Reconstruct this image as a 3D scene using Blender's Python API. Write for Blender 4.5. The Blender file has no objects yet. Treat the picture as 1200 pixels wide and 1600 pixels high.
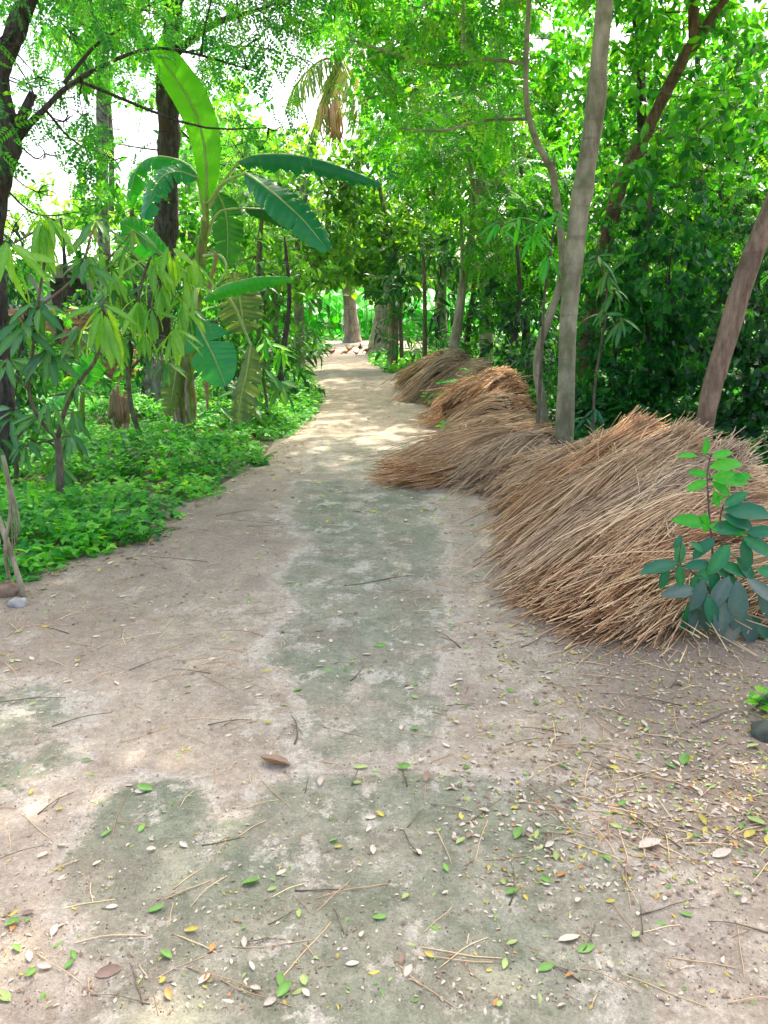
import bpy, math, random
import numpy as np
R = math.radians
sc = bpy.context.scene
COL = sc.collection
rng = np.random.default_rng(7)
random.seed(7)

# ------------------------------------------------------------------ camera, sky, sun
CAMZ, PITCH, FPX = 1.5, R(15.4), 1200.0
cam_d = bpy.data.cameras.new('camera')
cam = bpy.data.objects.new('camera', cam_d)
COL.objects.link(cam)
cam.location = (0, 0, CAMZ)
cam.rotation_euler = (R(90) - PITCH, 0, 0)
cam_d.sensor_fit = 'VERTICAL'
cam_d.sensor_height = 24
cam_d.lens = 24 * FPX / 1600
cam_d.clip_start = 0.05
cam_d.clip_end = 2000
sc.camera = cam

SUN_EL, SUN_AZ = R(58), R(18)          # azimuth: clockwise from +Y (ahead), sun ahead and to the right
world = bpy.data.worlds.new('World')
sc.world = world
world.use_nodes = True
wn = world.node_tree.nodes
wl = world.node_tree.links
sky = wn.new('ShaderNodeTexSky')
sky.sky_type = 'NISHITA'
sky.sun_disc = False
sky.sun_elevation = SUN_EL
sky.sun_rotation = SUN_AZ
sky.air_density = 0.8
sky.dust_density = 7.0
sky.ozone_density = 0.2
wl.new(sky.outputs[0], wn['Background'].inputs[0])
wn['Background'].inputs[1].default_value = 0.15
sd = bpy.data.lights.new('sun', 'SUN')
sd.energy = 2.1
sd.angle = R(0.6)
sd.color = (1, 0.92, 0.78)
sun = bpy.data.objects.new('sun', sd)
COL.objects.link(sun)
_dir = np.array([math.sin(SUN_AZ) * math.cos(SUN_EL), math.cos(SUN_AZ) * math.cos(SUN_EL), math.sin(SUN_EL)])
from mathutils import Vector
sun.rotation_euler = Vector(_dir).to_track_quat('Z', 'Y').to_euler()
sun.location = (10, 20, 30)
vs = sc.view_settings
vs.view_transform = 'Standard'
vs.look = 'None'
vs.exposure = 2.13
vs.gamma = 1
sc.cycles.max_bounces = 8
sc.cycles.diffuse_bounces = 5
sc.cycles.glossy_bounces = 2
sc.cycles.transmission_bounces = 5
sc.cycles.transparent_max_bounces = 4
sc.cycles.sample_clamp_indirect = 6
sc.cycles.use_denoising = True

# ------------------------------------------------------------------ geometry of the view
_R = np.array([1.0, 0, 0]); _F = np.array([0, math.cos(PITCH), -math.sin(PITCH)]); _U = np.array([0, math.sin(PITCH), math.cos(PITCH)])
CAM = np.array([0, 0, CAMZ])
def ray(px, py):
    return (px - 600) / FPX * _R - (py - 800) / FPX * _U + _F
def W(px, py, Y):                       # world point seen at a pixel of the 1200x1600 photo, at world depth Y
    d = ray(px, py)
    return CAM + d * (Y / d[1])
def G(px, py, z=0.0):                   # ground point
    d = ray(px, py)
    return CAM + d * ((z - CAMZ) / d[2])
def S(px, py, Y):                       # metres per pixel there
    return (Y / ray(px, py)[1]) / FPX

# ------------------------------------------------------------------ helpers: tags, meshes
def tag(o, label=None, cat=None, group=None, kind=None):
    if label: o['label'] = label
    if cat: o['category'] = cat
    if group: o['group'] = group
    if kind: o['kind'] = kind
    return o
def empty(name, loc, label, cat, group=None):
    o = bpy.data.objects.new(name, None)
    o.empty_display_size = 0.1
    COL.objects.link(o)
    o.location = tuple(float(v) for v in loc)
    return tag(o, label, cat, group)

class MB:
    """collects vertex/face arrays and links them as ONE mesh"""
    def __init__(s): s.V = []; s.F = []; s.A = []; s.MI = []; s.n = 0
    def add(s, V, F, rnd=0.5, mi=0):
        V = np.asarray(V, float).reshape(-1, 3)
        if len(V) == 0: return s
        for f in (F if isinstance(F, list) else [F]):
            f = np.asarray(f, dtype=np.int64)
            s.F.append(f + s.n); s.MI.append(np.full(len(f), mi, dtype=np.int32))
        s.V.append(V); s.A.append(np.broadcast_to(np.asarray(rnd, float), (len(V),)))
        s.n += len(V)
        return s
    def build(s, name, mats, parent=None, smooth=True, origin=None, extra=None):
        me = bpy.data.meshes.new(name)
        V = np.concatenate(s.V)
        org = np.zeros(3)
        if parent is not None:
            p = parent; 
            while p is not None:
                org = org + np.array(p.location); p = p.parent
        elif origin is not None:
            org = np.asarray(origin, float)
        V = V - org
        me.vertices.add(len(V)); me.vertices.foreach_set('co', V.astype(np.float32).ravel())
        idx = np.concatenate([f.ravel() for f in s.F]).astype(np.int32)
        sizes = np.concatenate([np.full(len(f), f.shape[1], dtype=np.int32) for f in s.F])
        starts = np.concatenate([[0], np.cumsum(sizes)[:-1]]).astype(np.int32)
        me.loops.add(len(idx)); me.loops.foreach_set('vertex_index', idx)
        me.polygons.add(len(sizes)); me.polygons.foreach_set('loop_start', starts)
        me.polygons.foreach_set('material_index', np.concatenate(s.MI))
        me.polygons.foreach_set('use_smooth', np.full(len(sizes), smooth))
        me.update(calc_edges=True)
        a = me.attributes.new('rnd', 'FLOAT', 'POINT')
        a.data.foreach_set('value', np.concatenate(s.A).astype(np.float32))
        if extra:
            for k, v in extra.items():
                a = me.attributes.new(k, 'FLOAT', 'POINT'); a.data.foreach_set('value', v.astype(np.float32))
        me.validate()
        for m in (mats if isinstance(mats, (list, tuple)) else [mats]): me.materials.append(m)
        o = bpy.data.objects.new(name, me)
        COL.objects.link(o)
        if parent is not None: o.parent = parent
        elif origin is not None: o.location = tuple(float(v) for v in origin)
        return o

def norm(v):
    v = np.asarray(v, float)
    return v / (np.linalg.norm(v, axis=-1, keepdims=True) + 1e-9)
def smoothpath(P, n):
    """Catmull-Rom through the points, n samples; works on any number of columns"""
    P = np.asarray(P, float)
    if len(P) == 2: 
        t = np.linspace(0, 1, n)[:, None]; return P[0] * (1 - t) + P[1] * t
    Q = np.vstack([2 * P[0] - P[1], P, 2 * P[-1] - P[-2]])
    out = []
    for u in np.linspace(0, len(P) - 1 - 1e-6, n):
        i = int(u); t = u - i
        a, b, c, d = Q[i:i + 4]
        out.append(0.5 * ((2 * b) + (-a + c) * t + (2 * a - 5 * b + 4 * c - d) * t * t + (-a + 3 * b - 3 * c + d) * t ** 3))
    return np.array(out)
def tube(P, rad, sides=8, jit=0.0, cap=True):
    P = np.asarray(P, float); n = len(P)
    rad = np.broadcast_to(np.asarray(rad, float), (n,))
    T = norm(np.gradient(P, axis=0))
    ref = np.array([0, 1.0, 0.13]) if abs(T[0][1]) < 0.9 else np.array([1.0, 0, 0])
    A = norm(np.cross(T, ref)); B = np.cross(T, A)
    th = np.linspace(0, 2 * np.pi, sides, endpoint=False)
    r = rad[:, None] * np.ones(sides)
    if jit: 
        ph = rng.uniform(0, 6.28, 3)
        zz = np.arange(n)[:, None]
        r = r * (1 + jit * (0.5 * np.sin(3 * th + ph[0] + zz * .5) + 0.5 * np.sin(2 * th - zz * 0.9 + ph[1])) + jit * 0.5 * rng.standard_normal((n, sides)))
    V = P[:, None, :] + r[..., None] * (np.cos(th)[None, :, None] * A[:, None, :] + np.sin(th)[None, :, None] * B[:, None, :])
    i = np.arange(n - 1)[:, None] * sides; j = np.arange(sides)[None, :]; k = (j + 1) % sides
    F = [np.stack([i + j, i + k, i + sides + k, i + sides + j], -1).reshape(-1, 4)]
    V = V.reshape(-1, 3)
    if cap:
        F.append(np.array([list(range(sides))[::-1]])); F.append(np.array([list(range((n - 1) * sides, n * sides))]))
    return V, F
def fbm(P, sc_, seed=0, octv=3):
    """cheap smooth noise about -1..1"""
    r = np.random.default_rng(seed); P = np.asarray(P, float) * sc_
    out = np.zeros(len(P)); amp = 1.0; tot = 0
    for o in range(octv):
        for _ in range(3):
            k = r.standard_normal(P.shape[1]); k = k / np.linalg.norm(k) * r.uniform(0.7, 1.4)
            out += amp * np.sin(P @ k * 2 ** o + r.uniform(0, 6.28)); tot += amp * 0.6
        amp *= 0.55
    return out / tot

# ------------------------------------------------------------------ materials
def newmat(name):
    m = bpy.data.materials.new(name); m.use_nodes = True
    nt = m.node_tree
    return m, nt.nodes, nt.links, nt.nodes['Principled BSDF'], nt.nodes['Material Output']
def ramp(nodes, stops):
    r = nodes.new('ShaderNodeValToRGB'); e = r.color_ramp.elements
    while len(e) < len(stops): e.new(0.5)
    for i, (p, c) in enumerate(stops):
        e[i].position = p; e[i].color = (*c, 1)
    return r
def leafmat(name, stops, trans=0.45, rough=0.42, tcol=1.6, spec=0.5, vein=0.0):
    """stops: ramp over the per-leaf number; light passes through the blade"""
    m, n, l, bs, out = newmat(name)
    at = n.new('ShaderNodeAttribute'); at.attribute_name = 'rnd'
    ns = n.new('ShaderNodeTexNoise'); ns.inputs['Scale'].default_value = 1.1; ns.inputs['Detail'].default_value = 2
    tc = n.new('ShaderNodeTexCoord'); l.new(tc.outputs['Object'], ns.inputs['Vector'])
    ad = n.new('ShaderNodeMath'); ad.operation = 'MULTIPLY_ADD'
    l.new(ns.outputs['Fac'], ad.inputs[0]); ad.inputs[1].default_value = 0.7
    sb = n.new('ShaderNodeMath'); sb.operation = 'SUBTRACT'; l.new(at.outputs['Fac'], sb.inputs[0]); sb.inputs[1].default_value = 0.35
    l.new(sb.outputs[0], ad.inputs[2])
    rp = ramp(n, stops); l.new(ad.outputs[0], rp.inputs[0])
    n2 = n.new('ShaderNodeTexNoise'); n2.inputs['Scale'].default_value = 60; l.new(tc.outputs['Object'], n2.inputs['Vector'])
    hv = n.new('ShaderNodeHueSaturation'); l.new(rp.outputs[0], hv.inputs['Color'])
    mr = n.new('ShaderNodeMapRange'); mr.inputs[3].default_value = 0.8; mr.inputs[4].default_value = 1.2
    l.new(n2.outputs['Fac'], mr.inputs[0]); l.new(mr.outputs[0], hv.inputs['Value'])
    l.new(hv.outputs[0], bs.inputs['Base Color'])
    bs.inputs['Roughness'].default_value = rough
    bs.inputs['Specular IOR Level'].default_value = spec
    tr = n.new('ShaderNodeBsdfTranslucent')
    mx = n.new('ShaderNodeMix'); mx.data_type = 'RGBA'; mx.blend_type = 'MULTIPLY'; mx.inputs[0].default_value = 1
    l.new(hv.outputs[0], mx.inputs[6]); mx.inputs[7].default_value = (1.5 * tcol, 1.25 * tcol, 0.35 * tcol, 1)
    l.new(mx.outputs[2], tr.inputs[0])
    ms = n.new('ShaderNodeMixShader'); ms.inputs[0].default_value = trans
    l.new(bs.outputs[0], ms.inputs[1]); l.new(tr.outputs[0], ms.inputs[2]); l.new(ms.outputs[0], out.inputs[0])
    return m
def barkmat(name, c1, c2, c3=None, scale=8, stretch=4, bump=0.5, spot=0.0):
    m, n, l, bs, out = newmat(name)
    tc = n.new('ShaderNodeTexCoord'); mp = n.new('ShaderNodeMapping'); mp.inputs['Scale'].default_value = (stretch, stretch, 1)
    l.new(tc.outputs['Object'], mp.inputs[0])
    a = n.new('ShaderNodeTexNoise'); a.inputs['Scale'].default_value = scale; a.inputs['Detail'].default_value = 8; a.inputs['Roughness'].default_value = 0.7
    l.new(mp.outputs[0], a.inputs['Vector'])
    b = n.new('ShaderNodeTexNoise'); b.inputs['Scale'].default_value = 5; b.inputs['Detail'].default_value = 5; l.new(tc.outputs['Object'], b.inputs['Vector'])
    rp = ramp(n, [(0.38, tuple(v * .75 for v in c1)), (0.62, tuple(v * 1.1 for v in c2))]); l.new(a.outputs['Fac'], rp.inputs[0])
    mx = n.new('ShaderNodeMix'); mx.data_type = 'RGBA'; l.new(rp.outputs[0], mx.inputs[6]); mx.inputs[7].default_value = (*(c3 or c1), 1)
    mr = n.new('ShaderNodeMapRange'); mr.inputs[1].default_value = 0.5; mr.inputs[2].default_value = 0.68; l.new(b.outputs['Fac'], mr.inputs[0]); l.new(mr.outputs[0], mx.inputs[0])
    mp2 = n.new('ShaderNodeMapping'); mp2.inputs['Scale'].default_value = (.7, .7, 6); l.new(tc.outputs['Object'], mp2.inputs[0])
    rg = n.new('ShaderNodeTexNoise'); rg.inputs['Scale'].default_value = 2.2; rg.inputs['Detail'].default_value = 3; l.new(mp2.outputs[0], rg.inputs['Vector'])
    mr2 = n.new('ShaderNodeMapRange'); mr2.inputs[1].default_value = .58; mr2.inputs[2].default_value = .72; mr2.inputs[4].default_value = .6; l.new(rg.outputs['Fac'], mr2.inputs[0])
    mx2 = n.new('ShaderNodeMix'); mx2.data_type = 'RGBA'; l.new(mr2.outputs[0], mx2.inputs[0]); l.new(mx.outputs[2], mx2.inputs[6]); mx2.inputs[7].default_value = (*[v * .55 for v in c1], 1)
    mx = mx2
    l.new(mx.outputs[2], bs.inputs['Base Color']); bs.inputs['Roughness'].default_value = 0.85; bs.inputs['Specular IOR Level'].default_value = 0.25
    bp = n.new('ShaderNodeBump'); bp.inputs['Strength'].default_value = min(1, bump * 1.6); bp.inputs['Distance'].default_value = 0.04
    l.new(a.outputs['Fac'], bp.inputs['Height']); l.new(bp.outputs[0], bs.inputs['Normal'])
    return m
def plainmat(name, col, rough=0.7, noise=0.25, scale=12, metallic=0, trans=0):
    m, n, l, bs, out = newmat(name)
    tc = n.new('ShaderNodeTexCoord'); a = n.new('ShaderNodeTexNoise'); a.inputs['Scale'].default_value = scale; a.inputs['Detail'].default_value = 6
    l.new(tc.outputs['Object'], a.inputs['Vector'])
    rp = ramp(n, [(0.3, tuple(c * (1 - noise) for c in col)), (0.7, tuple(min(1, c * (1 + noise)) for c in col))]); l.new(a.outputs['Fac'], rp.inputs[0])
    l.new(rp.outputs[0], bs.inputs['Base Color']); bs.inputs['Roughness'].default_value = rough
    return m
def strawmat(name, stops):
    m, n, l, bs, out = newmat(name)
    at = n.new('ShaderNodeAttribute'); at.attribute_name = 'rnd'
    rp = ramp(n, stops); l.new(at.outputs['Fac'], rp.inputs[0])
    tc = n.new('ShaderNodeTexCoord'); a = n.new('ShaderNodeTexNoise'); a.inputs['Scale'].default_value = 3.5; a.inputs['Detail'].default_value = 3; l.new(tc.outputs['Object'], a.inputs['Vector'])
    hv = n.new('ShaderNodeHueSaturation'); mr = n.new('ShaderNodeMapRange'); mr.inputs[3].default_value = 0.65; mr.inputs[4].default_value = 1.35
    l.new(a.outputs['Fac'], mr.inputs[0]); l.new(mr.outputs[0], hv.inputs['Value']); l.new(rp.outputs[0], hv.inputs['Color']); l.new(hv.outputs[0], bs.inputs['Base Color'])
    bs.inputs['Roughness'].default_value = 0.6; bs.inputs['Specular IOR Level'].default_value = 0.3
    return m

g = lambda r_, g_, b_: (r_, g_, b_)
M = {}
M['neem'] = leafmat('leaf_fine_teal', [(0.0, g(.02, .14, .045)), (0.4, g(.035, .23, .045)), (0.75, g(.08, .34, .04)), (1, g(.15, .42, .04))], .55)
M['bright'] = leafmat('leaf_bright', [(0.0, g(.015, .14, .02)), (0.4, g(.04, .25, .02)), (0.8, g(.08, .34, .025)), (1, g(.17, .42, .03))], .5)
M['mid'] = leafmat('leaf_mid', [(0.0, g(.012, .10, .018)), (0.4, g(.03, .20, .02)), (0.8, g(.07, .30, .025)), (1, g(.15, .38, .04))], .45)
M['dark'] = leafmat('leaf_dark', [(0.0, g(.008, .05, .018)), (0.5, g(.015, .10, .022)), (0.85, g(.03, .17, .03)), (1, g(.08, .25, .04))], .3, .38)
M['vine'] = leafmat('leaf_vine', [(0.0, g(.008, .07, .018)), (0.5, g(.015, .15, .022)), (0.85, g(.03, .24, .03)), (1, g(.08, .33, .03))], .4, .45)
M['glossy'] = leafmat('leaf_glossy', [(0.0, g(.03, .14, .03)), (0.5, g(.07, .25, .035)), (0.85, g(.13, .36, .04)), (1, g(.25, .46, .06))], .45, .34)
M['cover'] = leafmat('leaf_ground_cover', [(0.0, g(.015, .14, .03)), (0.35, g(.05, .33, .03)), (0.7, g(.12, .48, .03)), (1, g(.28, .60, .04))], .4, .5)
M['mangolime'] = leafmat('leaf_mango_young', [(0.0, g(.09, .28, .03)), (0.5, g(.17, .43, .05)), (1, g(.30, .55, .09))], .45, .4)
M['mangodark'] = leafmat('leaf_mango_old', [(0.0, g(.025, .13, .05)), (0.5, g(.05, .22, .055)), (0.85, g(.11, .30, .06)), (1, g(.24, .38, .05))], .3, .38)
M['teal'] = leafmat('leaf_teal', [(0.0, g(.010, .12, .07)), (0.6, g(.02, .18, .09)), (1, g(.04, .28, .08))], .25, .4)
M['dusty'] = leafmat('leaf_dusty', [(0.0, g(.05, .14, .10)), (0.6, g(.10, .18, .14)), (1, g(.25, .26, .20))], .12, .6)
M['fresh'] = leafmat('leaf_fresh', [(0.0, g(.02, .30, .03)), (0.6, g(.05, .42, .03)), (1, g(.10, .5, .04))], .4, .45)
M['palm'] = leafmat('leaf_palm', [(0.0, g(.08, .2, .03)), (0.5, g(.2, .32, .05)), (0.8, g(.3, .35, .08)), (1, g(.5, .4, .2))], .4, .4)
M['far'] = leafmat('leaf_far', [(0.0, g(.06, .2, .03)), (0.5, g(.12, .34, .04)), (1, g(.22, .46, .06))], .5, .5)
M['banana_lime'] = leafmat('banana_lime', [(0.0, g(.05, .34, .012)), (0.6, g(.085, .44, .015)), (1, g(.16, .52, .025))], .45, .4, 1.0)  # backlight through the blade is partly put into this colour
M['banana_teal'] = leafmat('banana_teal', [(0.0, g(.012, .17, .06)), (0.6, g(.018, .24, .08)), (1, g(.04, .32, .08))], .25, .33)  # sky reflection on the shaded upper sides is put into this blue-green
M['banana_green'] = leafmat('banana_green', [(0.0, g(.015, .20, .03)), (0.6, g(.03, .32, .03)), (1, g(.07, .42, .03))], .45, .38)
M['banana_deep'] = leafmat('banana_deep', [(0.0, g(.01, .08, .02)), (0.6, g(.02, .14, .02)), (1, g(.06, .2, .03))], .35, .4)
M['banana_olive'] = leafmat('banana_olive', [(0.0, g(.06, .13, .04)), (0.6, g(.12, .2, .06)), (1, g(.2, .26, .1))], .3, .5)
M['banana_yellow'] = leafmat('banana_yellow', [(0.0, g(.22, .11, .02)), (0.6, g(.36, .24, .03)), (1, g(.42, .38, .06))], .35, .5, 1.0)
M['banana_dead'] = leafmat('banana_dead', [(0.0, g(.22, .10, .05)), (0.5, g(.38, .22, .12)), (1, g(.55, .4, .28))], .15, .7, 1.0)
M['midrib'] = plainmat('midrib_green', (.38, .5, .14), .5, .2)
M['stem_green'] = barkmat('stem_banana', g(.14, .26, .04), g(.32, .40, .08), g(.28, .2, .08), 5, 3, .2)
M['stem_dry'] = barkmat('stem_dry', g(.25, .12, .07), g(.62, .5, .38), g(.40, .30, .06), 5, 4, .6)
M['bark_grey'] = barkmat('bark_grey', g(.22, .20, .11), g(.40, .36, .235), g(.16, .18, .08), 2.5, 2.5, .25)
M['bark_brown'] = barkmat('bark_brown', g(.20, .135, .085), g(.34, .24, .16), g(.15, .11, .07), 4, 5, .4)
M['bark_red'] = barkmat('bark_red', g(.13, .075, .04), g(.25, .155, .09), g(.10, .08, .05), 5, 4, .5)
M['bark_dark'] = barkmat('bark_dark', g(.05, .042, .036), g(.14, .115, .10), g(.10, .065, .045), 7, 4, .9)
M['bark_palm'] = barkmat('bark_palm', g(.08, .075, .06), g(.30, .28, .24), g(.16, .15, .10), 9, 1, .8)
M['bark_pale'] = barkmat('bark_pale', g(.28, .24, .15), g(.45, .40, .28), g(.25, .26, .14), 4, 3, .3)
M['bark_far'] = barkmat('bark_far', g(.22, .18, .15), g(.38, .32, .27), g(.28, .2, .16), 3, 3, .5)
M['twig'] = barkmat('twig', g(.13, .10, .07), g(.24, .19, .13), g(.1, .1, .06), 8, 3, .2)
M['straw'] = strawmat('straw', [(0, g(.28, .15, .075)), (.3, g(.52, .325, .175)), (.6, g(.70, .475, .275)), (.88, g(.82, .60, .35)), (1, g(.88, .70, .38))])
M['straw_orange'] = strawmat('straw_orange', [(0, g(.24, .11, .045)), (.4, g(.54, .28, .12)), (.75, g(.66, .41, .23)), (1, g(.76, .56, .30))])
M['straw_grey'] = strawmat('straw_grey', [(0, g(.28, .17, .10)), (.4, g(.52, .36, .225)), (.8, g(.70, .51, .33)), (1, g(.80, .64, .40))])
M['straw_core'] = plainmat('straw_core', (.12, .07, .04), .9, .4, 30)  # dark filler inside each bundle; shade between straws is in its colour

# ------------------------------------------------------------------ leaf instancing
def T_oval(w=0.5, fold=0.10, curl=0.12):
    V = [(0, 0, 0), (-w / 2, .35, fold), (-w * .40, .7, fold * .6), (0, 1, -curl), (w * .40, .7, fold * .6), (w / 2, .35, fold), ]
    return np.array(V), [np.array([[0, 3, 2, 1], [0, 5, 4, 3]])]
def T_lance(w=0.22, droop=0.25, fold=0.04):
    ys = [0, .25, .6, 1.0]; ws = [.0, .5 * w, .42 * w, 0]; zs = [0, 0.01, -droop * .35, -droop]
    V = [(0, 0, 0)]
    for k in (1, 2): V += [(-ws[k], ys[k], zs[k] + fold), (0, ys[k], zs[k]), (ws[k], ys[k], zs[k] + fold)]
    V += [(0, 1, zs[3])]
    return np.array(V), [np.array([[1, 2, 5, 4], [2, 3, 6, 5]]), np.array([[0, 2, 1], [0, 3, 2], [4, 5, 7], [5, 6, 7]])]
def T_heart(fold=.08):
    V = [(0, 0.08, 0), (-.22, -.08, .02), (-.42, .12, fold), (-.36, .5, fold), (0, 1.0, -.12), (.36, .5, fold), (.42, .12, fold), (.22, -.08, .02)]
    return np.array(V), [np.array([[0, 3, 2, 1], [0, 7, 6, 5]]), np.array([[0, 4, 3], [0, 5, 4]])]
def T_pinnate(pairs=6, lw=.085, ll=.30, droop=.25):
    V = []; F = []
    def leaflet(b, d, L, w):
        d = norm(d); s = norm(np.cross(d, [0, 0, 1])); i = len(V)
        V.extend([b, b + d * L * .45 + s * w / 2 + [0, 0, .01], b + d * L + [0, 0, -.04], b + d * L * .45 - s * w / 2 + [0, 0, .01]])
        F.append([i, i + 1, i + 2, i + 3])
    for k in range(pairs):
        t = .15 + .8 * k / pairs; c = np.array([0, t, -droop * t * t])
        for s in (-1, 1): leaflet(c, np.array([s * 1.0, .55, -.18]), ll * (1 - .35 * t), lw)
    leaflet(np.array([0, .97, -droop * .95]), np.array([0, 1, -.3]), ll * .8, lw)
    return np.array(V), [np.array(F)]
def T_tri(w=.55):                        # three leaflets on one stalk
    V = []; F = []
    for a, L in ((0, .6), (75, .5), (-75, .5)):
        c, s = math.cos(R(a)), math.sin(R(a)); i = len(V)
        for x, y, z in [(0, 0, 0), (-w * .5, .4, .05), (0, 1, -.08), (w * .5, .4, .05)]:
            X, Y = x * L, y * L
            V.append((X * c + Y * s, -X * s + Y * c + .35, z * L))
        F.append([i, i + 3, i + 2, i + 1])
    return np.array(V), [np.array(F)]
TPL = dict(oval=T_oval(), ovalw=T_oval(.62, .08, .1), ovaln=T_oval(.36, .08, .2), lance=T_lance(), mango=T_lance(.27, .30, .05), heart=T_heart(), pinn=T_pinnate(),
           pinnb=T_pinnate(5, .15, .34, .3), tri=T_tri(), blade=T_lance(.05, .3, .01))

def place(mb, tpl, P, D, N, size, rnd=None, mi=0):
    """put one copy of a leaf template at every point P, along D, face normal near N"""
    V, F = TPL[tpl] if isinstance(tpl, str) else tpl
    n = len(P)
    if n == 0: return
    D = norm(D); X = norm(np.cross(D, N)); Z = np.cross(X, D)
    size = np.broadcast_to(np.asarray(size, float), (n,))
    out = P[:, None, :] + size[:, None, None] * (V[None, :, 0, None] * X[:, None, :] + V[None, :, 1, None] * D[:, None, :] + V[None, :, 2, None] * Z[:, None, :])
    m = len(V)
    if rnd is None: rnd = rng.uniform(0, 1, n)
    FF = [(f[None, :, :] + (np.arange(n) * m)[:, None, None]).reshape(-1, f.shape[1]) for f in F]
    rv = np.repeat(rnd, m)
    if isinstance(tpl, str) and tpl in ('ovalbig', 'mango2', 'fall', 'fallb', 'fallc'):
        rv = (rnd[:, None] + np.where(np.abs(V[:, 0]) < .006, .30, -.08)[None] * (1 if tpl != 'fall' else .5)).ravel()
    mb.add(out.reshape(-1, 3), FF, np.clip(rv, 0, 1), mi)

def sprays(mb, twigs, C, Rr, ncl, k, tpl, size, droop=.5, flat=.75, seed=0, gap=.0, stretch=(1, 1, 1), twr=.0, outward=1.0, shell=.45, rndoff=0.0, spread=1.6):
    """ncl sprays of k leaves in the ellipsoid C,Rr. gaps come from a smooth noise."""
    C = np.asarray(C, float)
    d = norm(rng.standard_normal((ncl, 3)))
    u = rng.uniform(shell ** 3, 1, ncl) ** (1 / 3)
    P = C + d * u[:, None] * Rr * np.array(stretch)
    f = fbm(P, 2.2 / max(.35, Rr * .55), seed + 11, 2)
    keep = f > gap
    P = P[keep]; d = d[keep]; f = f[keep]
    n = len(P)
    if n == 0: return
    tw = norm(d * outward + rng.standard_normal((n, 3)) * .7 + [0, 0, -droop])
    L = size * spread
    if twr > 0 and twigs is not None:
        for p, t_ in zip(P[::2], tw[::2]):
            twigs.add(*tube(np.array([p - t_ * L * 1.5, p, p + t_ * L * .8]), [twr * 1.4, twr, twr * .4], 3, cap=False))
    t = (np.arange(k) + .5) / k
    base = P[:, None, :] + tw[:, None, :] * (t * L)[None, :, None]
    side = norm(np.cross(tw, rng.standard_normal((n, 3))))[:, None, :]
    alt = np.where(np.arange(k) % 2 == 0, 1, -1)[None, :, None]
    D = tw[:, None, :] * .7 + side * alt * 1.0 + rng.standard_normal((n, k, 3)) * .35 + np.array([0, 0, -droop])
    N = np.array([0, 0, 1.0]) * flat + rng.standard_normal((n, k, 3)) * .45 + d[:, None, :] * .3 * outward
    cl = rng.uniform(-.18, .18, n)[:, None]
    rnd = np.clip(rng.uniform(.1, .9, (n, k)) + cl + rndoff, 0, 1)
    place(mb, tpl, base.reshape(-1, 3), D.reshape(-1, 3), N.reshape(-1, 3), size * rng.uniform(.65, 1.2, n * k), rnd.ravel())

def pxpath(pts, n=None):
    """pts (px,py,Y,width_px) -> world points and radii, smoothed"""
    P = []
    for q in pts:
        if len(q) == 5 and q[4] == 'g': P.append([*( [W(q[0], q[1], q[2])[0], q[2], -0.06]), q[3] * S(q[0], q[1], q[2]) / 2])
        else: P.append([*W(q[0], q[1], q[2]), q[3] * S(q[0], q[1], q[2]) / 2])
    P = smoothpath(P, n or max(8, 5 * len(pts)))
    return P[:, :3], np.maximum(P[:, 3], .002)

def tree(name, label, cat, trunk, limbs, blobs, leaf, bark, group=None, sides=10, jit=.04, auto=True):
    P, r = pxpath(trunk)
    base = np.array([P[0][0], P[0][1], 0.0])
    root = empty(name, base, label, cat, group)
    tb = MB(); tb.add(*tube(P, r, sides, jit))
    allp = [P]
    for lb in limbs:
        Q, q = pxpath(lb); tb.add(*tube(Q, q, 6, .03)); allp.append(Q)
    allP = np.concatenate(allp)
    tb2 = MB()
    cr = MB()
    for i, b in enumerate(blobs):
        over = b[0] == 'w'
        if b[0] == 'w': C = np.array(b[1:4], float); rr = b[4]; b = b[1:]
        else: C = W(*b[:3]); rr = b[3] * S(*b[:3])
        st = b[4] if len(b) > 4 else (1, 1, 1)
        mult = b[5] if len(b) > 5 else 1
        if auto:
            cand = allP[allP[:, 2] < C[2] + .2] if (allP[:, 2] < C[2] + .2).any() else allP
            if over: cand = P[-3:-1]
            s0 = cand[np.argmin(np.linalg.norm((cand - C) * [1, 1, .6], axis=1))]
            if np.linalg.norm(s0 - C) > .15:
                mid = (s0 + C) / 2 + rng.standard_normal(3) * .06 * np.linalg.norm(C - s0) + [0, 0, -.06 * np.linalg.norm(C - s0)]
                Q = smoothpath([s0, mid, C], 8); wr = min(r[len(r) // 2] * .5, .006 + (.018 if over else .005) * np.linalg.norm(C - s0))
                tb.add(*tube(Q, np.linspace(wr, wr * .35, 8), 6, .03))
            for _ in range(int(5)):
                e = C + norm(rng.standard_normal(3)) * rr * .75 * np.array(st)
                Q = smoothpath([C, (C + e) / 2 + rng.standard_normal(3) * rr * .1, e], 6)
                tb.add(*tube(Q, np.linspace(.012, .004, 6) * max(.5, min(2, rr)), 4))
        lf0 = leaf
        if over and leaf['t'] == 'pinn': leaf = LF(leaf['m'], 'oval', .16, 190, gap=-.25, shell=.1)
        n = int(leaf['n'] * mult * (rr ** 2) * (st[0] * st[1] * st[2]) ** (2 / 3))
        sprays(cr, tb, C, rr, max(6, n), leaf.get('k', 7), leaf['t'], leaf['s'], leaf.get('droop', .5), leaf.get('flat', .75), i * 13 + len(name), leaf.get('gap', -.1),
               st, leaf.get('twr', 0), leaf.get('out', 1.0), leaf.get('shell', .4), leaf.get('off', 0), leaf.get('spread', 1.6))
        leaf = lf0
    tb.build('trunk', M[bark], root)
    if cr.n: cr.build('crown', M[leaf['m']], root)
    return root

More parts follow.
